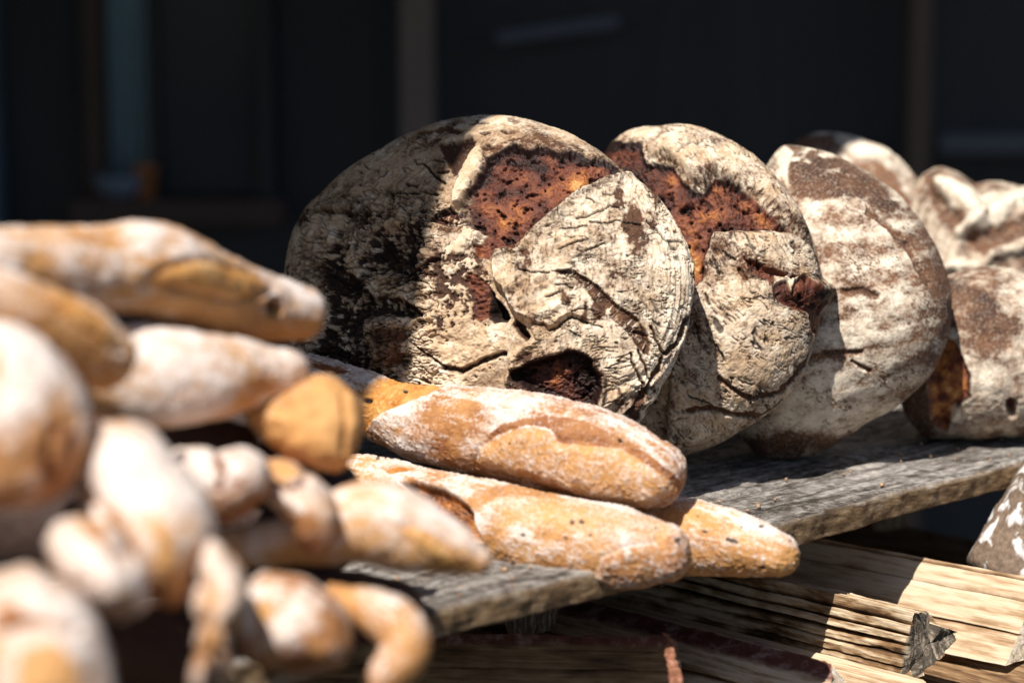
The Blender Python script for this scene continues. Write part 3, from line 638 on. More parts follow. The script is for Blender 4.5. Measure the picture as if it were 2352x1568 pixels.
def feat3(V, x, y, px, py, fr, X, Y, s):
    ang = np.arctan2(py - 720, px - 1750); rad = np.hypot(px - 1750, (py - 720)) / FPX * 2.2
    bl = fbm(V, 28, 4, 52); sp = fbm(V, 170, 4, 53, .6)
    band = noise(np.stack([(py + .25 * (px - 1900) + 12 * fbm(V, 18, 2, 54)) * .026, px * .004, px * 0], 1))
    blot = fbm(np.stack([px * .022, py * .035, px * 0], 1), 1, 4, 55, .6)
    fl = .57 + .70 * band + 1.0 * blot + .4 * sp + .30 * ss(py, 820, 940)
    fl = fl - .8 * np.maximum(fbm(np.stack([px * .05, py * .16 + px * .03, px * 0], 1), 1, 4, 57, .65), 0) - .5 * ss(px, 2080, 2170)
    ck = dcrack(px, py, V, 35, .03, .12, 160, .13, 30, -.1, .1); fl -= .8 * ck
    top = ss(polyd(x, y, c2([(1100, 200), (1300, 230), (1500, 330), (1640, 430), (1740, 540), (1640, 560), (1500, 500), (1300, 500), (1200, 470), (1150, 400), (1120, 300)])), -10, 12)
    fl = fl - top * (.75 - .5 * ss(blot, .1, .3)); tone = .35 + .35 * fbm(V, 30, 3, 56) + .35 * top
    rimx = ss(polyd(px, py, c2([(1080, 270), (1130, 215), (1180, 260), (1150, 330), (1150, 450), (1110, 380)])), -3, 6); fl = np.maximum(fl, rimx * .95)
    h = .0012 * bl + .0010 * band + .0005 * sp
    for P_, w in ((c2([(1560, 560), (1660, 630), (1750, 730), (1810, 830), (1860, 930)]), 6), (c2([(1480, 1320), (1560, 1370)]), 4), (c2([(1430, 960), (1540, 960), (1600, 985)]), 7), (c2([(1330, 1270), (1520, 1270)]), 5)):
        d = lined(x, y, P_); g = 1 - ss(d, w * .5, w * 1.6); h -= fr * g * .003; fl -= g * .8; tone += .2 * g
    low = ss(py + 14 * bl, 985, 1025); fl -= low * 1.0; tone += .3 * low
    z = np.zeros(len(V))
    return h, dict(flour=np.clip(fl, 0, 1.05), tone=np.clip(tone, 0, 1), gash=z, gt=z + .5, char_shade=z), z.astype(int)
O3 = [(1700, 700), (1710, 560), (1730, 450), (1765, 375), (1797, 334), (1860, 342), (1940, 366), (2010, 406), (2070, 456), (2120, 515), (2160, 590), (2182, 655), (2185, 720), (2170, 800), (2130, 870), (2070, 925), (1990, 970), (1930, 1010), (1860, 1045), (1800, 1057), (1740, 1050), (1700, 1000), (1690, 850)]
build_loaf(O3, (1930, 700), 2.145, -.22, .10, .10, .05, 190, feat3, 'third round loaf in the row, brown and pale bands, no open tears', 'loaf_far', seed=6)

def feat_far(kind):
    def f(V, x, y, px, py, fr, X, Y, s):
        bl = fbm(V, 22, 4, 60 + kind); sp = fbm(V, 150, 3, 63, .6); z = np.zeros(len(V)); gash = z.copy(); gt = z + .5
        fl = .47 + 1.0 * bl + .9 * fbm(V, 70, 4, 64, .65) + .35 * sp; tone = .5 + .6 * fbm(V, 30, 3, 66); h = .002 * bl + .0006 * sp
        if kind == 4:
            m = ss(polyd(x, y, c2([(1470, 270), (1600, 290), (1700, 370), (1760, 480), (1800, 600), (1700, 500), (1580, 400), (1480, 340)])), -8, 10); fl = fl + .15 - m * .75; tone = tone * (1 - m) + .05 * m
            m = ss(polyd(x, y, c2([(1100, 200), (1250, 160), (1450, 190), (1480, 300), (1300, 250)])), -8, 10); fl -= .5 * m  # flour taken off the top left to paint in the shade there
        if kind == 5:
            m = ss(polyd(x, y, c5([(430, 650), (600, 700), (700, 800), (760, 920), (600, 900), (430, 880)])), -8, 10); fl -= m * (.65 + .6 * bl); tone += .2 * m
            G = c5([(430, 890), (500, 950), (550, 1080), (545, 1180), (500, 1220), (440, 1340), (380, 1310), (360, 1100), (370, 960)])
            d = polyd(x, y, G); g = ss(d, -2, 4); gash = g; gt = .66 + .9 * fbm(V, 75, 4, 67, .6) - .5 * ss(px + .3 * py, 2460, 2540) * ss(-d, -16, 0) - .3 * ss(-d, -6, 0); h += fr * (-.008 * ss(d, -1, 10))  # right side of the split darkened as a painted shadow
            d = np.hypot(x - 2326, (y - 938) * .7); g = 1 - ss(d, 8, 18); gash = np.maximum(gash, g); gt = gt * (1 - g) + g * .25; h -= fr * g * .01
            m = ss(-px, -2145, -2120); fl -= m * .5  # left part loses flour, its shadow put into the colour
            m = ss(np.hypot(x - 2196, y - 955), 22, 12) if False else 1 - ss(np.hypot(x - 2196, (y - 955) * .7), 8, 16); gash *= 1 - m; fl = np.maximum(fl, m)
        if kind in (6, 7):
            for P_ in (c5([(520, 500), (640, 410), (790, 360), (900, 400), (820, 470), (700, 515), (600, 545)]), c5([(340, 200), (400, 260), (480, 330), (540, 420), (470, 470), (380, 330)]), c5([(470, 720), (600, 700), (690, 640), (740, 720), (620, 790)])):
                d = polyd(x + 14 * fbm(V, 60, 3, 69), y + 14 * fbm(V, 60, 3, 70), P_); m = ss(d, -8, 10); h -= fr * .007 * ss(d, -6, 20); fl -= m * (.7 + 1.2 * sp); tone = tone * (1 - m) + m * (.45 + .8 * bl + .5 * sp)
            for P_ in (c5([(470, 600), (520, 450), (640, 370), (790, 290)]), c5([(470, 620), (560, 620), (650, 560), (800, 500)]), c5([(420, 250), (520, 300), (580, 380), (520, 460)]), c5([(560, 610), (700, 720), (800, 800)])):
                d = lined(x, y, P_); m = 1 - ss(d, 4, 26); h += fr * .008 * m; fl += .35 * m
        h = h + .0022 * fbm(V, 60, 4, 71, .6)
        return h, dict(flour=np.clip(fl, 0, 1.05), tone=np.clip(tone, 0, 1), gash=np.clip(gash, 0, 1), gt=np.clip(gt, 0, 1), char_shade=z), (gash > .5).astype(int)
    return f
O4 = [(1760, 520), (1785, 400), (1812, 335), (1850, 312), (1900, 304), (1960, 315), (2030, 340), (2090, 390), (2130, 450), (2150, 520), (2155, 600), (2140, 750), (2050, 850), (1950, 850), (1850, 750), (1790, 650)]
build_loaf(O4, (1960, 570), 2.47, -.1, .15, .06, .05, 110, feat_far(4), 'round loaf peeping out behind and above the banded third loaf', 'loaf_far', seed=8)
O5 = [(2070, 830), (2095, 720), (2150, 650), (2230, 615), (2330, 620), (2420, 680), (2470, 780), (2460, 900), (2400, 985), (2300, 1003), (2200, 1005), (2120, 1000), (2075, 940)]
build_loaf(O5, (2270, 820), 2.215, -.1, .06, .075, .06, 130, feat_far(5), 'blurred loaf with a bright orange split, resting low at the right edge', 'loaf_far', seed=9)
O6 = [(2085, 560), (2098, 450), (2120, 400), (2160, 383), (2205, 400), (2240, 425), (2280, 418), (2340, 428), (2420, 440), (2500, 520), (2530, 640), (2500, 760), (2400, 850), (2250, 820), (2140, 720)]
build_loaf(O6, (2300, 610), 2.45, -.1, .15, .09, .06, 120, feat_far(6), 'blurred loaf with branching pale ridges, highest at the right edge', 'loaf_far', seed=10)

# ------------------------------------------------------------------ baguettes
def catmull(P, m):
    P = np.array(P, float); P = np.vstack([2 * P[0] - P[1], P, 2 * P[-1] - P[-2]]); out = []
    k = len(P) - 3; t = np.linspace(0, k, m); i = np.minimum(t.astype(int), k - 1); f = (t - i)[:, None]
    p0, p1, p2, p3 = P[i], P[i + 1], P[i + 2], P[i + 3]
    return .5 * (2 * p1 + (p2 - p0) * f + (2 * p0 - 5 * p1 + 4 * p2 - p3) * f ** 2 + (3 * p1 - p0 - 3 * p2 + p3) * f ** 3)

def baguette(spine, label, res=(220, 110), seed=1.0, cap=(.9, .9), slashes=(), feat=None, flour=.6, tone=.35, squash=.92, lump=.06, dark=0.0,
             group='floured baguettes in the heap', name='baguette', spots=0, ds=1.0, hole=None):
    """spine: (x, y, depth, radius in px) in photo units"""
    nl, na = res; sp_ = np.array(spine, float); sp_[:, 2] *= ds
    W_ = un(sp_[:, 0], sp_[:, 1], sp_[:, 2]); r_ = sp_[:, 3] * sp_[:, 2] / FPX
    c = catmull(np.column_stack([W_, r_]), 400); P = c[:, :3]; r = np.maximum(c[:, 3], .002)
    # rounded ends
    def endcap(Pe, dirv, re, L):
        t = np.sin(np.linspace(0, math.pi / 2, 40))[1:]; return Pe + dirv * (t * L)[:, None], re * np.sqrt(np.maximum(1 - t ** 2, 0)) + 1e-5
    d0 = P[0] - P[3]; d0 /= np.linalg.norm(d0); d1 = P[-1] - P[-4]; d1 /= np.linalg.norm(d1)
    A0, R0 = endcap(P[0], d0, r[0], r[0] * cap[0]); A1, R1 = endcap(P[-1], d1, r[-1], r[-1] * cap[1])
    P = np.vstack([A0[::-1], P, A1]); r = np.concatenate([R0[::-1], r, R1])
    # resample: arc length including radius change
    ds = np.hypot(np.linalg.norm(np.diff(P, axis=0), axis=1), np.diff(r)); L = np.concatenate([[0], np.cumsum(ds)]); t = np.linspace(0, L[-1], nl)
    P = np.column_stack([np.interp(t, L, P[:, k]) for k in range(3)]); r = np.interp(t, L, r)
    Tn = np.gradient(P, axis=0); Tn /= np.linalg.norm(Tn, axis=1)[:, None] + 1e-12
    toc = CAM - P; toc /= np.linalg.norm(toc, axis=1)[:, None]; ref = toc * .6 + Z * .8
    B1 = ref - (ref * Tn).sum(1)[:, None] * Tn; B1 /= np.linalg.norm(B1, axis=1)[:, None]; B2 = np.cross(Tn, B1)
    ang = np.linspace(0, 2 * math.pi, na, endpoint=False)
    ca, sa = np.cos(ang), np.sin(ang)
    V = P[:, None, :] + r[:, None, None] * (ca[None, :, None] * B1[:, None, :] + sa[None, :, None] * B2[:, None, :])
    V = V.reshape(-1, 3); idx = np.arange(nl * na).reshape(nl, na); nx_ = np.roll(idx, -1, 1)
    F = np.stack([idx[:-1], nx_[:-1], nx_[1:], idx[1:]], -1).reshape(-1, 4)
    nrm = vnormals(V, F); cen = np.repeat(P, na, 0)
    if np.mean(((V - cen) * nrm).sum(1)) < 0: nrm = -nrm; F = F[:, ::-1]
    rr = np.repeat(r, na); rm = r.max(); arc = np.repeat(t, na); aa = np.tile(np.where(ang > math.pi, ang - 2 * math.pi, ang), nl)
    fade = ss(rr, 0, rm * .35)
    sl = fbm(V, 18, 3, seed); md = fbm(V, 60, 3, seed + 1); fi = fbm(V, 240, 4, seed + 2, .6)
    h = lump * rm * sl * 2.6 * fade + .05 * rm * md + .00035 * fi + .0006 * ss(fbm(V, 320, 2, seed + 12), .12, .34)
    up = nrm[:, 2]
    stk = fbm(np.stack([arc / rm * 1.1 + aa * .9, aa * 5.5 - arc / rm * .8, aa * 0], 1), 1, 4, seed + 6, .6)
    fl = flour + .9 * sl + .45 * md + .8 * stk + .5 * fi + .45 * ss(up, -.35, .65) - .38
    tn = tone + .5 * fbm(V, 25, 3, seed + 3) + .2 * fi
    gash = np.zeros(len(V)); gt = np.full(len(V), .6); char_shade = np.full(len(V), dark)  # dark: shade painted over the whole crust
    for (fs, a0, ln, wd, tl) in slashes:                      # fraction along, angle, half-length, half-width in radii, tilt
        du = (arc - fs * L[-1]) / rm; dv = (aa - a0) * rr / rm
        c_, s_ = math.cos(tl), math.sin(tl); e1 = (du * c_ + dv * s_) / ln; e2 = (-du * s_ + dv * c_) / wd
        q = 1 - np.hypot(e1, e2) + .12 * fi + .15 * md; g = ss(q, -.02, .12)
        h += rm * (.08 * ss(q, 0, .6) - .06 * np.exp(-((q - .02) / .14) ** 2) + .04 * np.exp(-((q + .12) / .12) ** 2))
        gash = np.maximum(gash, g * (.9 - .3 * ss(fi, 0, .3))); gt = np.where(g > .02, .78 - .35 * ss(-q, -.25, 0) + .3 * md + .15 * fi, gt)
    if spots:
        sq = fbm(V, 150, 2, seed + 8); char_shade = np.maximum(char_shade, ss(sq, .62 - .1 * spots, .72 - .1 * spots) * .85); h -= .0012 * char_shade
    px, py, _ = proj(V)
    if hole: g = 1 - ss(np.hypot(px - hole[0], (py - hole[1]) * .8), hole[2] * .5, hole[2] * 1.3); h -= .012 * g; char_shade = np.maximum(char_shade, .8 * g); fl -= g
    if feat: 
        wx_ = px + 5 * md + 2 * fi; wy_ = py + 5 * sl + 2 * fbm(V, 200, 2, seed + 5)
        h, fl, tn, gash, gt, char_shade = feat(V, wx_, wy_, px, py, h, fl, tn, gash, gt, char_shade, fi, md, sl, rm)
    V2 = V + nrm * h[:, None]
    at = V2.mean(0); at[2] = V2[:, 2].min()
    pid = (gash > .5).astype(int)
    cut = mesh_parts if pid.sum() > 60 else None
    A_ = dict(flour=np.clip(fl, 0, 1), tone=np.clip(tn, 0, 1), gash=np.clip(gash, 0, 1), gt=np.clip(gt, 0, 1), char_shade=np.clip(char_shade, 0, 1))
    if cut: o = mesh_parts(name, V2, F, M['bag'], A_, at, pid, [(0, 'crust'), (1, 'slash')])
    else: o = mesh_obj(name, V2 - at, F, M['bag'], attrs=A_); o.location = at
    tag(o, label, 'baguette', group); return o

e5 = lambda p: T(646.8, 793.8, .525, p)            # crop of the three sharp baguettes

def f15(V, x, y, px, py, h, fl, tn, gash, gt, char_shade, fi, md, sl, rm):
    fl = fl + .1
    A = e5([(340, 200), (400, 150), (480, 130), (600, 150), (740, 170), (640, 210), (560, 250), (460, 290), (400, 330), (360, 380), (340, 300)])
    d = polyd(x, y, A); g = ss(d, -2, 5); gash = np.maximum(gash, g); gt = np.where(g > .02, .70 + .3 * md + .2 * fi, gt); h = h - .003 * ss(d, -3, 10)
    # lower bulging pocket near the tip
    B = e5([(850, 520), (870, 450), (920, 410), (1010, 370), (1100, 350), (1180, 370), (1210, 420), (1350, 420), (1480, 440), (1600, 500), (1700, 580), (1740, 640), (1600, 720), (1300, 660), (1000, 570)])
    d = polyd(x, y, B); g = ss(d, -2, 6); h = h + .0040 * ss(d, -4, 30) - .0012 * np.exp(-((d + 2) / 7) ** 2)
    fl = fl * (1 - g) + g * (.28 + .5 * fi + .35 * md + .45 * ss(d, 25, 5) * 0); tn = tn * (1 - g) + g * (.18 + .3 * sl)
    C = e5([(860, 470), (900, 390), (1000, 330), (1140, 300), (1280, 310), (1380, 350), (1470, 390), (1600, 470), (1720, 560), (1760, 610), (1740, 650), (1650, 560), (1480, 450), (1210, 430), (1180, 370), (1100, 350), (1010, 370), (920, 410), (870, 450)])
    d = polyd(x, y, C); g = ss(d, -2, 5); fl = fl * (1 - g) + g * (.12 + .5 * fi); tn = tn * (1 - g) + g * (.80 + .3 * md)
    sh = e5([(120, 70), (250, 90), (300, 120), (200, 130)]); d = polyd(x, y, sh); g = ss(d, -2, 5); fl -= g * .7; tn += g * .6
    fl = fl - .35 * ss(polyd(px, py, e5([(500, 330), (700, 220), (900, 250), (1000, 330), (860, 400), (700, 420), (560, 420)])), -20, 20) * ss(fi + md, -.2, .2)
    for cx, cy, r in ((540, 185, 14), (365, 232, 20), (1480, 410, 14), (1005, 428, 6), (1475, 402, 8)):
        q = e5([(cx, cy)])[0]; g = 1 - ss(np.hypot(x - q[0], (y - q[1]) * 1.4), r * .25, r * .6); char_shade = np.maximum(char_shade, g); h = h - g * .0015
    return h, fl, tn, gash, gt, char_shade
def f16(V, x, y, px, py, h, fl, tn, gash, gt, char_shade, fi, md, sl, rm):
    A = e5([(530, 600), (590, 595), (680, 620), (760, 660), (820, 710), (860, 770), (880, 840), (800, 780), (700, 690), (600, 640)])
    A = e5([(520, 600), (600, 595), (700, 625), (780, 670), (840, 730), (880, 850), (800, 850), (700, 760), (600, 660)])
    d = polyd(x, y, A); g = ss(d, -2, 3); gash = np.maximum(gash, g); gt = np.where(g > .02, .12 + .6 * md + .4 * fi + .2 * ss(py, 1120, 1180), gt); h = h - .008 * ss(d, -2, 9) + .002 * np.exp(-((d + 5) / 4) ** 2)
    B = e5([(430, 530), (520, 520), (610, 530), (540, 555), (480, 565)]); d = polyd(x, y, B); g = ss(d, -2, 4); gash = np.maximum(gash, g); gt = np.where(g > .02, .55 + .3 * fi, gt); h = h - .003 * g
    # smooth tan area towards the tip with an orange fold below
    Cc = e5([(880, 720), (1000, 620), (1200, 650), (1500, 700), (1700, 760), (1720, 860), (1500, 860), (1380, 960), (1300, 850), (1100, 800), (950, 820)])
    d = polyd(x, y, Cc); g = ss(d, -12, 25); fl = fl * (1 - .6 * g) + .12 * g; tn = tn * (1 - g) + g * (.18 + .4 * sl)
    top = ss(-(py - 1140) + .22 * (px - 1200), 5, 45) ; fl = fl + .75 * top
    O_ = e5([(780, 700), (850, 630), (1000, 600), (1300, 640), (1200, 665), (1000, 660), (900, 700), (860, 740)]); d = polyd(x, y, O_); g = ss(d, -3, 8); fl = fl * (1 - g) + g * (.15 + .3 * fi); tn = tn * (1 - g) + g * .45
    Fd = e5([(1360, 1020), (1400, 930), (1520, 880), (1600, 870), (1750, 800), (1800, 900), (1770, 990), (1600, 1060), (1450, 1070)])
    d = polyd(x, y, Fd); g = ss(d, -2, 6); h = h + .0025 * ss(d, -4, 20) - .0009 * np.exp(-((d + 1) / 6) ** 2); fl = fl * (1 - g) + g * (.30 + .8 * fi + .4 * md); tn = tn * (1 - g) + g * (.65 + .4 * md)
    for cx, cy, r in ((1275, 770, 14), (1315, 768, 14), (1352, 830, 9), (1240, 840, 10), (1730, 855, 17), (1405, 790, 6), (1780, 930, 10), (1060, 830, 12), (420, 490, 9), (455, 492, 7), (1735, 870, 9), (1640, 800, 6)):
        q = e5([(cx, cy)])[0]; g = 1 - ss(np.hypot(x - q[0], (y - q[1]) * 1.2), r * .25, r * .6); char_shade = np.maximum(char_shade, g * .9); h = h - g * .001
    return h, fl, tn, gash, gt, char_shade
def f17(V, x, y, px, py, h, fl, tn, gash, gt, char_shade, fi, md, sl, rm):
    m = ss(-(py - 1190) + .35 * (px - 1600), 0, 30); fl = fl + .35 * m; low = ss(py, 1265, 1300); fl = fl + .25 * low * ss(fi, 0, .2)
    for cx, cy, r in ((1975, 855, 20), (1955, 850, 14), (1990, 860, 12), (2100, 795, 15), (2105, 970, 16), (1850, 810, 13), (2015, 795, 8), (1820, 740, 8), (2230, 850, 8)):
        q = e5([(cx, cy)])[0]; g = 1 - ss(np.hypot(x - q[0], (y - q[1]) * 1.5), r * .25, r * .6); char_shade = np.maximum(char_shade, g * .9); h = h - g * .001
    return h, fl, tn, gash, gt, char_shade

baguette([(560, 850, 2.02, 45), (700, 868, 1.98, 56), (850, 930, 1.93, 72), (1000, 975, 1.89, 92), (1200, 1005, 1.85, 108), (1380, 1047, 1.82, 104), (1500, 1085, 1.80, 80)],
         'large sharp baguette leaning on the foot of the biggest round loaf', (620, 300), 71, (.8, .95), feat=f15, flour=.44, tone=.62, lump=.03, group='three sharp baguettes on the board edge')
baguette([(640, 1120, 1.90, 40), (800, 1100, 1.87, 58), (950, 1145, 1.84, 76), (1100, 1195, 1.81, 98), (1300, 1243, 1.78, 100), (1430, 1262, 1.76, 96), (1530, 1270, 1.75, 68)],
         'long sharp baguette lying below the largest one, a dark open slash on it', (560, 280), 74, (.8, .9), feat=f16, flour=.42, tone=.38, lump=.03, group='three sharp baguettes on the board edge')
baguette([(1250, 1180, 1.90, 60), (1400, 1205, 1.87, 72), (1560, 1228, 1.83, 88), (1700, 1252, 1.80, 72), (1790, 1275, 1.78, 50)],
         'sharp baguette whose tan tip sticks out furthest over the board edge', (420, 240), 77, (.8, .9), feat=f17, flour=.32, tone=.28, lump=.02, group='three sharp baguettes on the board edge')

# blurred heap on the left
H_ = dict(res=(200, 96), ds=.94)
GH = 'floured baguettes in the heap'
def chunk(outline, c, d0, kx, ky, cf, cb, label, seed, flour=.5, tone=.3, bare=(), cuts=(), lumps=(), psz=.9):
    def feat(V, x, y, px, py, fr, X, Y, s_):
        sl = fbm(V, 14, 3, seed); md = fbm(V, 45, 4, seed + 1, .6); fi = fbm(V, 170, 3, seed + 2, .6); up = s_[:, 1]
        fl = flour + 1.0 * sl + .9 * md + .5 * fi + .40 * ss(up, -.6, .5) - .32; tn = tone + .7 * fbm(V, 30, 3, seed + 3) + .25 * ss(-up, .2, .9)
        h = .004 * sl + .0032 * md + .0005 * fi; gash = np.zeros(len(V)); gt = np.full(len(V), .55) + .4 * md; char_shade = np.zeros(len(V))
        for cx_, cy_, r_, a in lumps: h += a * np.exp(-(((px - cx_) ** 2 + (py - cy_) ** 2) / r_ ** 2))
        for P_, t_ in bare:
            g = ss(polyd(x, y, P_), -8, 14); fl = fl * (1 - .9 * g) ; tn = tn * (1 - g) + g * t_
        for P_, w in cuts:
            d = lined(x, y, P_); g = 1 - ss(d, w * .4, w * 1.5); h -= fr * .006 * (1 - ss(d, 0, w * 2.2)); fl -= .7 * g; tn += .35 * g
            char_shade = np.maximum(char_shade, .35 * (1 - ss(d, 0, w * .8)))
        return h, dict(flour=np.clip(fl, 0, 1), tone=np.clip(tn, 0, 1), gash=gash, gt=np.clip(gt, 0, 1), char_shade=char_shade), np.zeros(len(V), int)
    return build_loaf(outline, c, d0, kx, ky, cf, cb, 80, feat, label, 'bag', psz, cat='baguette', name='baguette', group=GH, seed=seed, lift=False)
baguette([(-60, 632, 1.42, 104), (100, 622, 1.46, 104), (230, 618, 1.49, 100), (360, 622, 1.52, 112), (480, 672, 1.56, 100), (600, 705, 1.60, 76), (695, 720, 1.62, 60)],
         'topmost floured baguette of the blurred heap, pointing at the round loaf', seed=81, flour=.50, tone=.30, slashes=((.62, .85, 2.0, .40, -.2),), lump=.04, cap=(.9, .8), hole=(632, 706, 17), **H_)
baguette([(-80, 700, 1.34, 90), (40, 730, 1.36, 95), (150, 770, 1.38, 92), (240, 820, 1.40, 76)], 'short orange baguette end just under the topmost one at left', seed=83, flour=.24, tone=.25, slashes=((.6, .3, 1.2, .4, .2),), **H_)
chunk([(-70, 780), (0, 742), (60, 760), (130, 810), (185, 880), (208, 960), (195, 1060), (150, 1125), (60, 1165), (-20, 1168), (-80, 1100), (-110, 930)], (40, 960), 1.22, .2, .2, .04, .10,
      'fat white floured bread end with a brown split at the left edge', 85, .66, .4, bare=(([(100, 960), (140, 945), (180, 985), (185, 1060), (150, 1120), (110, 1110), (92, 1040)], .75), ([(-20, 800), (10, 800), (10, 860), (-20, 870)], .3)), cuts=(([(118, 985), (112, 1050), (125, 1110)], 9),))
baguette([(200, 850, 1.50, 95), (340, 862, 1.51, 118), (450, 866, 1.52, 106), (560, 858, 1.54, 82), (640, 852, 1.55, 52)], 'white floured baguette with a pointed end, second from the top of the heap', seed=87, flour=.76, tone=.25, cap=(.9, 1.3), lump=.03, **H_)
chunk([(560, 945), (630, 902), (700, 870), (762, 864), (820, 908), (840, 970), (822, 1020), (785, 1078), (710, 1066), (640, 1028), (590, 990)], (705, 970), 1.46, -.3, .2, .035, .10,
      'yellowish baguette end poking out of the heap beside the sharp breads', 89, -.02, .12, cuts=(([(790, 900), (800, 970), (790, 1030)], 6),), bare=(([(620, 1010), (700, 1030), (720, 1060), (640, 1040)], .8),))
chunk([(190, 1020), (215, 978), (300, 972), (358, 1008), (392, 1052), (440, 1100), (480, 1170), (494, 1230), (474, 1292), (440, 1335), (434, 1376), (402, 1406), (350, 1388), (290, 1400), (235, 1330), (200, 1250), (186, 1170), (184, 1090)], (330, 1200), 1.24, -.25, .35, .05, .09,
      'pale knotted bread end standing out at the centre of the blurred heap', 91, .58, .32, bare=(([(240, 1150), (290, 1180), (330, 1260), (300, 1300), (250, 1220)], .45), ([(350, 1180), (400, 1230), (400, 1330), (360, 1290)], .0)), cuts=(([(200, 1110), (240, 1180), (290, 1250), (330, 1330)], 9),), lumps=((280, 1060, 80, .006), (370, 1200, 100, .006)))
chunk([(105, 1240), (125, 1205), (170, 1180), (230, 1195), (290, 1270), (330, 1340), (325, 1400), (280, 1422), (240, 1412), (180, 1345), (115, 1290)], (215, 1300), 1.185, -.2, .3, .04, .08,
      'rounded floured lobe of bread left of the pale knotted one', 92, .60, .4, bare=(([(170, 1185), (240, 1200), (250, 1260), (190, 1230)], .6),))
chunk([(385, 1050), (440, 1030), (500, 1044), (560, 1032), (602, 1052), (626, 1105), (602, 1152), (550, 1194), (500, 1204), (455, 1170), (400, 1120)], (505, 1115), 1.38, -.2, .2, .035, .08,
      'stubby white floured end between the knotted bread and the small twisted one', 94, .55, .65, cuts=(([(495, 1045), (510, 1080), (500, 1120)], 7),), lumps=((565, 1090, 45, .003),))
chunk([(600, 1062), (650, 1054), (700, 1082), (745, 1115), (778, 1170), (768, 1250), (715, 1270), (685, 1252), (676, 1205), (645, 1168), (600, 1130)], (695, 1160), 1.41, -.1, .2, .03, .07,
      'small twisted bread end with an orange corner in the middle of the heap', 96, .52, .55, bare=(([(600, 1055), (660, 1050), (700, 1085), (660, 1110), (620, 1090)], .15), ([(660, 1180), (720, 1170), (735, 1220), (690, 1230)], .75)), cuts=(([(615, 1110), (660, 1120), (700, 1100)], 6),))
baguette([(430, 1262, 1.60, 34), (600, 1250, 1.60, 50), (740, 1225, 1.60, 74), (850, 1196, 1.60, 96), (950, 1230, 1.60, 86), (1040, 1262, 1.60, 58), (1098, 1288, 1.60, 34)], 'cream baguette with a blunt pointed tip lying in front of the long sharp baguette', seed=98, flour=.56, tone=.12, lump=.04, slashes=((.80, .9, 1.0, .25, .3),), res=(200, 96), ds=.895)
chunk([(462, 1250), (490, 1230), (535, 1272), (574, 1335), (564, 1400), (528, 1465), (500, 1508), (526, 1535), (520, 1590), (450, 1610), (428, 1570), (450, 1500), (462, 1430), (456, 1340)], (500, 1400), 1.20, -.1, .2, .028, .05,
      'thin grey floured bread hanging down with a small knob at its lower end', 100, .85, .25, cuts=(([(440, 1490), (480, 1502), (520, 1500)], 8),))
chunk([(-80, 1350), (0, 1318), (60, 1298), (130, 1326), (200, 1392), (244, 1470), (264, 1560), (262, 1650), (150, 1720), (-60, 1720), (-120, 1550)], (80, 1530), 1.12, .1, .3, .05, .08,
      'big floured bread end in the bottom left corner', 102, .50, .35, bare=(([(40, 1490), (120, 1470), (180, 1530), (180, 1640), (40, 1640)], .15), ([(-20, 1400), (40, 1380), (60, 1420), (0, 1440)], .7)), cuts=(([(-20, 1440), (80, 1420), (170, 1450)], 8),))
chunk([(570, 1340), (600, 1316), (665, 1316), (735, 1350), (790, 1408), (808, 1470), (784, 1524), (720, 1540), (650, 1537), (588, 1530), (548, 1500), (550, 1415)], (675, 1435), 1.33, -.1, .25, .035, .09,
      'pinkish floured bread end with orange spots at the bottom of the heap', 104, .40, .62, bare=(([(585, 1380), (620, 1375), (632, 1420), (600, 1435)], .15), ([(700, 1455), (750, 1450), (760, 1500), (715, 1510)], .45)), psz=.75)
baguette([(762, 1352, 1.57, 16), (800, 1380, 1.56, 36), (860, 1405, 1.55, 50), (920, 1445, 1.54, 60), (930, 1500, 1.53, 58), (880, 1560, 1.52, 42), (855, 1600, 1.52, 30)], 'curved orange bread horn at the bottom of the heap', seed=106, flour=.18, tone=.45, lump=.05, res=(200, 96), ds=.885)
baguette([(420, 1350, 1.70, 60), (620, 1370, 1.69, 74), (800, 1390, 1.68, 80), (905, 1405, 1.67, 76)], 'brown baguette darkened with painted shade behind the orange bread horn', seed=108, flour=-.5, tone=1.2, lump=.03, dark=.75, **H_)  # near-black crust stands in for the shade behind the horn
baguette([(200, 1010, 1.62, 60), (400, 1010, 1.62, 66), (540, 1030, 1.62, 60)], 'baguette with painted shade hidden in the gap under the pointed white one', seed=110, flour=-.5, tone=1.2, lump=.03, dark=.75, **H_)  # crust darkened all over to paint the shade of the gap
baguette([(100, 1440, 1.42, 60), (250, 1470, 1.42, 80), (370, 1500, 1.42, 80), (440, 1540, 1.42, 60)], 'bread with painted shade low in the heap between the corner bread and the thin hanging one', seed=112, flour=-.5, tone=1.2, lump=.03, dark=.75, **H_)  # shade low in the heap is put into the crust colour

for (sp0, lb, sd0) in (([(-150, 1180, 1.62, 90), (60, 1210, 1.60, 120), (200, 1230, 1.58, 100)], 'added baguette with painted shade in the gap left of the knotted bread', 120),
                       ([(520, 1180, 1.74, 80), (640, 1215, 1.72, 90), (740, 1260, 1.70, 70)], 'added baguette with painted shade in the gap under the small twisted end', 122),
                       ([(350, 950, 1.72, 90), (500, 990, 1.71, 100), (640, 1060, 1.70, 90), (760, 1130, 1.69, 70)], 'added baguette with painted shade in the gap above the small twisted end', 124),
                       ([(180, 1530, 1.55, 90), (330, 1500, 1.55, 110), (460, 1480, 1.55, 90)], 'added baguette with painted shade at the bottom between corner bread and pinkish bread', 126)):
    baguette(sp0, lb, seed=sd0, flour=-.55, tone=1.3, lump=.03, dark=.9, **H_)  # fill pieces whose blackened crust replaces real shade in the gaps

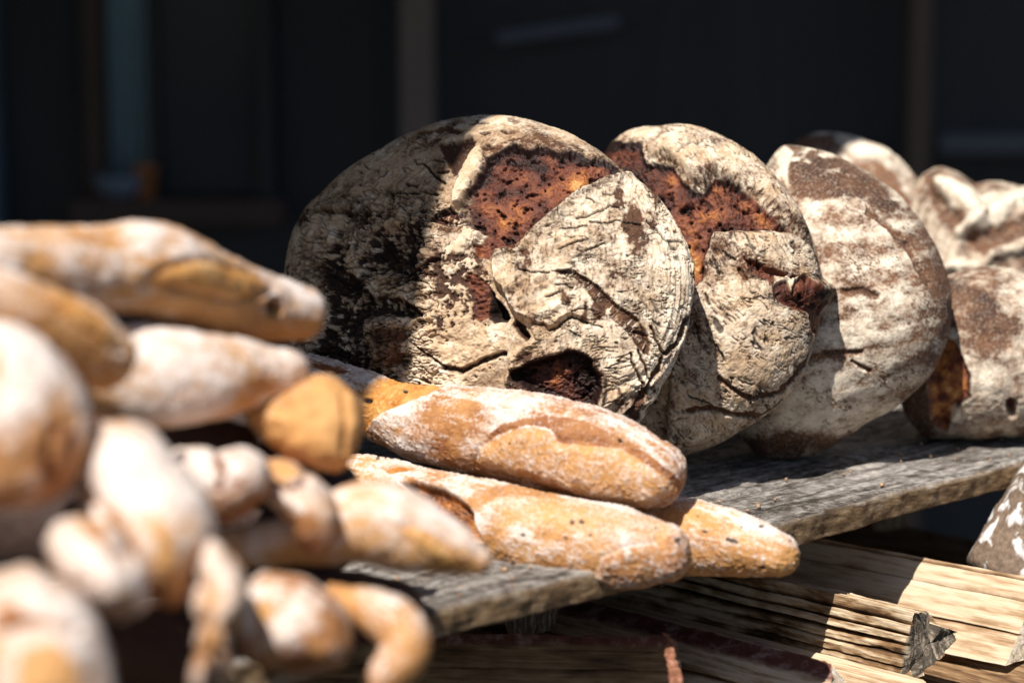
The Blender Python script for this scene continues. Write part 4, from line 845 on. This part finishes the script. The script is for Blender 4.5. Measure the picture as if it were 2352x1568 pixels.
# ------------------------------------------------------------------ firewood
def log_mat(name, stops, endcol):
    k = NT(name); v = k.coord((7, 150, 150)); g = k.noise(1, v, det=7, rough=.7, dist=.25); g2 = k.noise(1, k.coord((16, 620, 620)), det=4, rough=.6)
    bl = k.noise(14, det=3)
    h = k.math('ADD', k.math('MULTIPLY_ADD', g, .55, k.math('MULTIPLY_ADD', g2, .55, k.math('MULTIPLY_ADD', bl, .35, -.25))), k.attr('groove'))
    col = k.ramp(h, stops)
    e = k.ramp(k.noise(1, k.coord((60, 260, 60), (.5, 0, 0)), det=6, rough=.75), [(.3, tuple(c * .35 for c in endcol)), (.5, endcol), (.68, tuple(min(c * 4.5, .55) for c in endcol))])
    col = k.mixc(k.attr('end'), col, e)
    bk = k.ramp(k.noise(70, det=5, rough=.7), [(.2, (.035, .016, .012)), (.5, (.14, .05, .035)), (.8, (.42, .33, .30))])
    col = k.mixc(k.attr('bark'), col, bk)
    k.l(col, k.b.inputs['Base Color']); k.b.inputs['Roughness'].default_value = .8; k.b.inputs['Specular IOR Level'].default_value = .2
    k.bump(k.math('ADD', g, k.math('MULTIPLY', g2, .7)), .8, .0015); return k.m
wood_pale = log_mat('split pale wood', [(0, (.14, .07, .03)), (.3, (.40, .26, .15)), (.55, (.62, .475, .325)), (1, (.74, .62, .48))], (.42, .34, .25))
wood_tan = log_mat('split tan wood', [(0, (.05, .028, .014)), (.3, (.22, .125, .06)), (.52, (.44, .32, .20)), (.8, (.66, .53, .38))], (.095, .078, .060))
wood_brown = log_mat('split brown wood', [(0, (.04, .022, .012)), (.35, (.16, .09, .045)), (.65, (.30, .19, .10)), (1, (.42, .29, .17))], (.20, .12, .08))

def split_log(near, back, mat, label, seed, groove=.004, bark_edge=None, nl=240, npf=70, end_rag=.006, length=.42, lines=()):
    """near: corner points of the near end (world, in order); back: unit axis to the far end. lines: (face, fraction, depth) long cracks"""
    near = np.array(near, float); m = len(near); back = np.array(back, float); back /= np.linalg.norm(back)
    ring = []; face = []; frac = []
    for i in range(m):
        a, b = near[i], near[(i + 1) % m]
        for t in np.linspace(0, 1, npf, endpoint=False): ring.append(a * (1 - t) + b * t); face.append(i); frac.append(t)
    ring = np.array(ring); face = np.array(face); frac = np.array(frac); k = len(ring); cen = ring.mean(0)
    out = ring - cen; out -= (out @ back)[:, None] * back; out /= np.linalg.norm(out, axis=1)[:, None]
    # slightly rounded corners
    ss_ = np.sin(np.linspace(0, math.pi / 2, nl)) if False else np.linspace(0, 1, nl) ** 1.3
    V = []; G = []; E = []; Bk = []
    loc = np.stack([np.zeros(k), np.cos(np.arange(k) / k * 2 * math.pi), np.sin(np.arange(k) / k * 2 * math.pi)], 1)
    per = np.linalg.norm(np.roll(ring, -1, 0) - ring, axis=1).sum()
    rag = fbm(np.stack([np.arange(k) * per / k, np.zeros(k), np.zeros(k)], 1), 160, 4, seed) * end_rag + fbm(loc, 2, 2, seed + 1) * end_rag; rag = rag * .45
    for s in ss_:
        d = s * length; q = loc * [1, per / 6.28, per / 6.28] + np.array([d * .10, 0, 0])
        g = fbm(q, 230, 4, seed + 2, .62); big = fbm(q * [.6, 1, 1], 40, 3, seed + 3)
        disp = groove * (g * .55 + big * 1.0)
        gr = (g * 1.1 + big * .4) * min(1, .35 + groove / .008)
        for (fi, fr_, dep, w) in lines:
            wob = .02 * float(noise(np.array([[d * 14, seed, fi * 3.1]]))[0])
            dd = np.where(face == fi, np.abs(frac - fr_ - wob), 9); c = 1 - ss(dd, w * .3, w); disp = disp - dep * c; gr = gr - .55 * c
        disp = disp * (.35 + .65 * ss(np.full(k, d), 0, .035))
        V.append(ring + back * (d + rag * (1 - ss(np.full(k, d), .0, .02))[:]).reshape(-1, 1) + out * disp[:, None]); G.append(gr); E.append(np.zeros(k))
        if bark_edge is not None:
            fi, f0, f1 = bark_edge; bm_ = np.where(face == fi, ss(frac, f0 - .03, f0 + .02) * (1 - ss(frac, f1 - .02, f1 + .03)), 0)
            Bk.append(bm_); V[-1] += out * (bm_ * (.002 + .004 * np.maximum(fbm(q * [12, 1, 1], 70, 3, seed + 6), -.2)))[:, None]
        else: Bk.append(np.zeros(k))
    V = np.concatenate(V); G = np.concatenate(G); E = np.concatenate(E); Bk = np.concatenate(Bk)
    idx = np.arange(nl * k).reshape(nl, k); nx = np.roll(idx, -1, 1)
    F = [np.stack([idx[:-1], nx[:-1], nx[1:], idx[1:]], -1).reshape(-1, 4)]
    # near end cap: shrinking rings
    base = V[:k] - back * (rag - rag.mean())[:, None]; c0 = base.mean(0); prev = idx[0]; start = len(V); VV = [V]; nr = 26
    for j in range(1, nr + 1):
        t = 1 - j / nr; w_ = float(ss(np.array([t]), .86, 1.0)[0]); P = c0 + (base * w_ + ring * (1 - w_) - c0) * max(t, .02)
        P = P + back * (fbm(P * [1, 1, .35], 190, 4, seed + 9, .6) * .0035 + fbm(P, 30, 2, seed + 10) * .003)[:, None] * ss(np.array([j]), 0, 3)[0]
        VV.append(P); cur = np.arange(start, start + k); start += k
        F.append(np.stack([prev, cur, np.roll(cur, -1), np.roll(prev, -1)], -1)); prev = cur
        G = np.concatenate([G, fbm(P, 200, 2, seed)]); E = np.concatenate([E, np.ones(k)]); Bk = np.concatenate([Bk, np.zeros(k)])
    # far cap
    far = idx[-1]; cf_ = V[far].mean(0); P = cf_ + (V[far] - cf_) * .02; VV.append(P); cur = np.arange(start, start + k)
    F.append(np.stack([far, np.roll(far, -1), np.roll(cur, -1), cur], -1)); G = np.concatenate([G, np.zeros(k)]); E = np.concatenate([E, np.ones(k)]); Bk = np.concatenate([Bk, np.zeros(k)])
    V = np.concatenate(VV); F = np.concatenate(F)
    # orient outward
    n_ = vnormals(V, F)
    if np.mean(((V[:nl * k] - (cen + back * length * .4)) * n_[:nl * k]).sum(1)) < 0: F = F[:, ::-1]
    # local frame with x along the grain
    yv = np.cross(Z, back); yv /= np.linalg.norm(yv); zv = np.cross(back, yv); R = np.stack([back, yv, zv], 0); at = cen
    from mathutils import Matrix
    pid = np.where(E > .5, 1, np.where(Bk > .5, 2, 0))
    o = mesh_parts('firewood_log', (V - at) @ R.T, F, mat, dict(groove=G, end=E, bark=Bk), np.zeros(3), pid, [(0, 'split_wood'), (1, 'cut_end'), (2, 'bark')])
    o.matrix_world = Matrix.Translation(Vector(at)) @ Matrix(R.T.tolist()).to_4x4()
    tag(o, label, 'firewood', 'split firewood logs under the board'); return o

BK = -N + .05 * Z * 0
def W3(x, y, z): return on_plane(x, y, z)
def along(P, X):
    """slide a point out of the stack until it shows at photo column X"""
    t = np.linspace(0, .3, 600); Q = P + t[:, None] * N; x_, _, _ = proj(Q); return Q[np.argmin(np.abs(x_ - X))]
def far_pt(A, D, k): return A + (D - A) * k
# lit log with furrowed face and dark end
A0 = W3(1913, 1365, -.077); C0 = W3(1871, 1491, -.124)
split_log([along(A0, 2100), W3(2135, 1402, -.080), W3(2160, 1440, -.090), W3(2192, 1447, -.096), W3(2198, 1470, -.103), W3(2160, 1512, -.115), W3(2100, 1560, -.128), along(C0, 2066) + Z * -.012], -N, wood_tan,
          'furrowed tan log with a dark rough end, middle of the three sunlit ones', 201, .006, lines=((7, .22, .009, .035), (7, .40, .006, .03), (7, .55, .009, .045), (7, .70, .005, .02), (7, .86, .008, .03)), end_rag=.014, npf=110)
A0 = W3(2132, 1276, -.067); D0 = W3(2080, 1370, -.100); C0 = far_pt(A0, D0, 1.95)
split_log([along(A0, 2392), along(A0, 2460) - Z * .05, along(C0, 2309)], -N - .07 * U, wood_pale,
          'smooth pale split log at the right, largest lit face', 211, .0016, lines=((2, .34, .010, .020), (2, .74, .012, .022), (2, .97, .003, .02)), end_rag=.003, npf=90)
A0 = W3(1740, 1480, -.102); D0 = W3(1620, 1560, -.119); C0 = far_pt(A0, D0, 1.9)
split_log([along(A0, 1908), along(A0, 1945) - Z * .012, along(C0, 1900) - Z * .02], -N, wood_pale,
          'cream log at the bottom with reddish bark along its top edge', 221, .0028, bark_edge=(2, .84, .99), lines=((2, .6, .004, .03), (2, .4, .004, .02), (2, .25, .004, .02)), end_rag=.01, npf=100)
dark_log = split_log([W3(1525, 1462, -.078), W3(1556, 1474, -.082), W3(1575, 1640, -.13)], -N * .75 - U * .66, wood_brown,
          'dark log in shade at the bottom centre, red bark along its top and end', 231, .002, bark_edge=(2, .86, .99), lines=((2, .52, .006, .03), (2, .2, .004, .03)), end_rag=.004, length=.5)
split_log([W3(2420, 1480, -.12), W3(2520, 1560, -.13), W3(2400, 1680, -.17), W3(2330, 1600, -.15)], -N, wood_brown,
          'brown log end in the bottom right corner', 251, .003, end_rag=.01)
split_log([W3(2120, 1560, -.125), W3(2160, 1600, -.13), W3(2100, 1720, -.17), W3(1980, 1700, -.17)], -N, wood_pale,
          'pale log lying under the furrowed one', 261, .0015, end_rag=.006)

# reddish bark strip standing at the end of the dark log
def bark_strip():
    pts = [(1526, 1452, -.058), (1540, 1500, -.068), (1552, 1560, -.080), (1562, 1640, -.095)]
    W_ = np.array([on_plane(*p) for p in pts]); c = catmull(W_, 120); V = []; F = []; wid = .0046; na = 24
    for i, p in enumerate(c):
        t = i / 119; w = wid * (.25 + .75 * ss(np.array([t]), 0, .25)[0])
        for k in range(na):
            a = 2 * math.pi * k / na; V.append(p + (RT * .85 - FW * .5) * w * math.cos(a) * 1.0 + (FW * .85 + RT * .4) * .0022 * math.sin(a))
    V = np.array(V); idx = np.arange(120 * na).reshape(120, na); nx = np.roll(idx, -1, 1); F = np.stack([idx[:-1], idx[1:], nx[1:], nx[:-1]], -1).reshape(-1, 4)
    V = V + fbm(V, 130, 4, 300)[:, None] * .0035 * np.array([1, -.5, .3]) + fbm(V, 50, 2, 301)[:, None] * .0018
    k = NT('red bark'); f = k.noise(260, det=5, rough=.7)
    k.l(k.ramp(f, [(.3, (.05, .018, .010)), (.5, (.22, .085, .045)), (.62, (.34, .15, .09)), (.75, (.62, .52, .48))]), k.b.inputs['Base Color']); k.b.inputs['Roughness'].default_value = .85; k.bump(f, .9, .0015)
    at = V.mean(0); o = mesh_obj('bark', V - at, F, k.m); o.location = at
    bpy.context.view_layer.update(); o.parent = dark_log; o.matrix_parent_inverse = dark_log.matrix_world.inverted(); o['label'] = 'reddish strip of bark standing at the log end'
bark_strip()

# speckled round log at right
def birch():
    k = NT('speckled bark'); f = k.noise(38, det=3, rough=.5, dist=.5); f2 = k.noise(200, det=4)
    base = k.ramp(f2, [(.3, (.10, .065, .045)), (.7, (.24, .17, .12))])
    k.l(k.mixc(k.ramp(f, [(.54, (0, 0, 0)), (.60, (1, 1, 1))]), base, (.72, .70, .70)), k.b.inputs['Base Color']); k.b.inputs['Roughness'].default_value = .85; k.bump(f2, .7, .0015)
    pa = un(2235, 1330, 1.98); pb = un(2460, 1060, 2.02); r = .050
    ax = pb - pa; L = np.linalg.norm(ax); ax /= L; pa = un(2335, 1360, 2.07) ; pb = un(2480, 1100, 2.08); ax = pb - pa; L = np.linalg.norm(ax); ax /= L
    b1 = np.cross(ax, FW); b1 /= np.linalg.norm(b1); b2 = np.cross(ax, b1)
    prof = [(-.0, .01), (0, .6), (0, .96), (.006, 1)] + [(t, 1) for t in np.linspace(.012, L, 90)] + [(L, .9), (L, .01)]
    V = []; na = 140
    for t, q in prof:
        a = np.linspace(0, 2 * math.pi, na, endpoint=False); V.append(pa + ax * t + r * q * (np.cos(a)[:, None] * b1 + np.sin(a)[:, None] * b2))
    V = np.concatenate(V); V = V + fbm(V, 30, 4, 320)[:, None] * .004 * np.sign((V - pa) @ b1)[:, None] * b1
    idx = np.arange(len(prof) * na).reshape(-1, na); nx = np.roll(idx, -1, 1); F = np.stack([idx[:-1], idx[1:], nx[1:], nx[:-1]], -1).reshape(-1, 4)
    n_ = vnormals(V, F)
    if np.mean(((V - V.mean(0)) * n_).sum(1)) < 0: F = F[:, ::-1]
    at = V.mean(0); o = mesh_obj('round_log', V - at, F, k.m); o.location = at
    tag(o, 'brown round log spotted with white patches at the right edge', 'firewood', 'split firewood logs under the board')
birch()

# stack of further logs that carries the board, in deep shade
rs = np.random.RandomState(5)
kk = 0
for row, zt_ in ((0, -.075), (1, -.17), (2, -.27)):
    for i in range(9):
        u_ = -.55 + i * .17 + rs.uniform(-.02, .02) + row * .05; n_ = (-.20 if row == 0 else -.02) + rs.uniform(-.03, .02)
        c0 = E0 + u_ * U + n_ * N + np.array([0, 0, zt_]); w = rs.uniform(.045, .06)
        if row == 0 : zt2 = 0
        tri = [c0 + U * -w + Z * (.035 if row else .03), c0 + U * w + Z * (.03 if row else .03), c0 + U * w * .6 - Z * .045, c0 - U * w * .5 - Z * .04]
        o = split_log(tri, -N, wood_brown, ('shaded log under the board behind the lit firewood' if row == 0 else 'shaded log lower down in the firewood stack'), 400 + kk, .003, nl=60, npf=16, length=.4)
        o['group'] = 'shaded logs that carry the board' if row == 0 else 'shaded logs lower in the stack'
        kk += 1
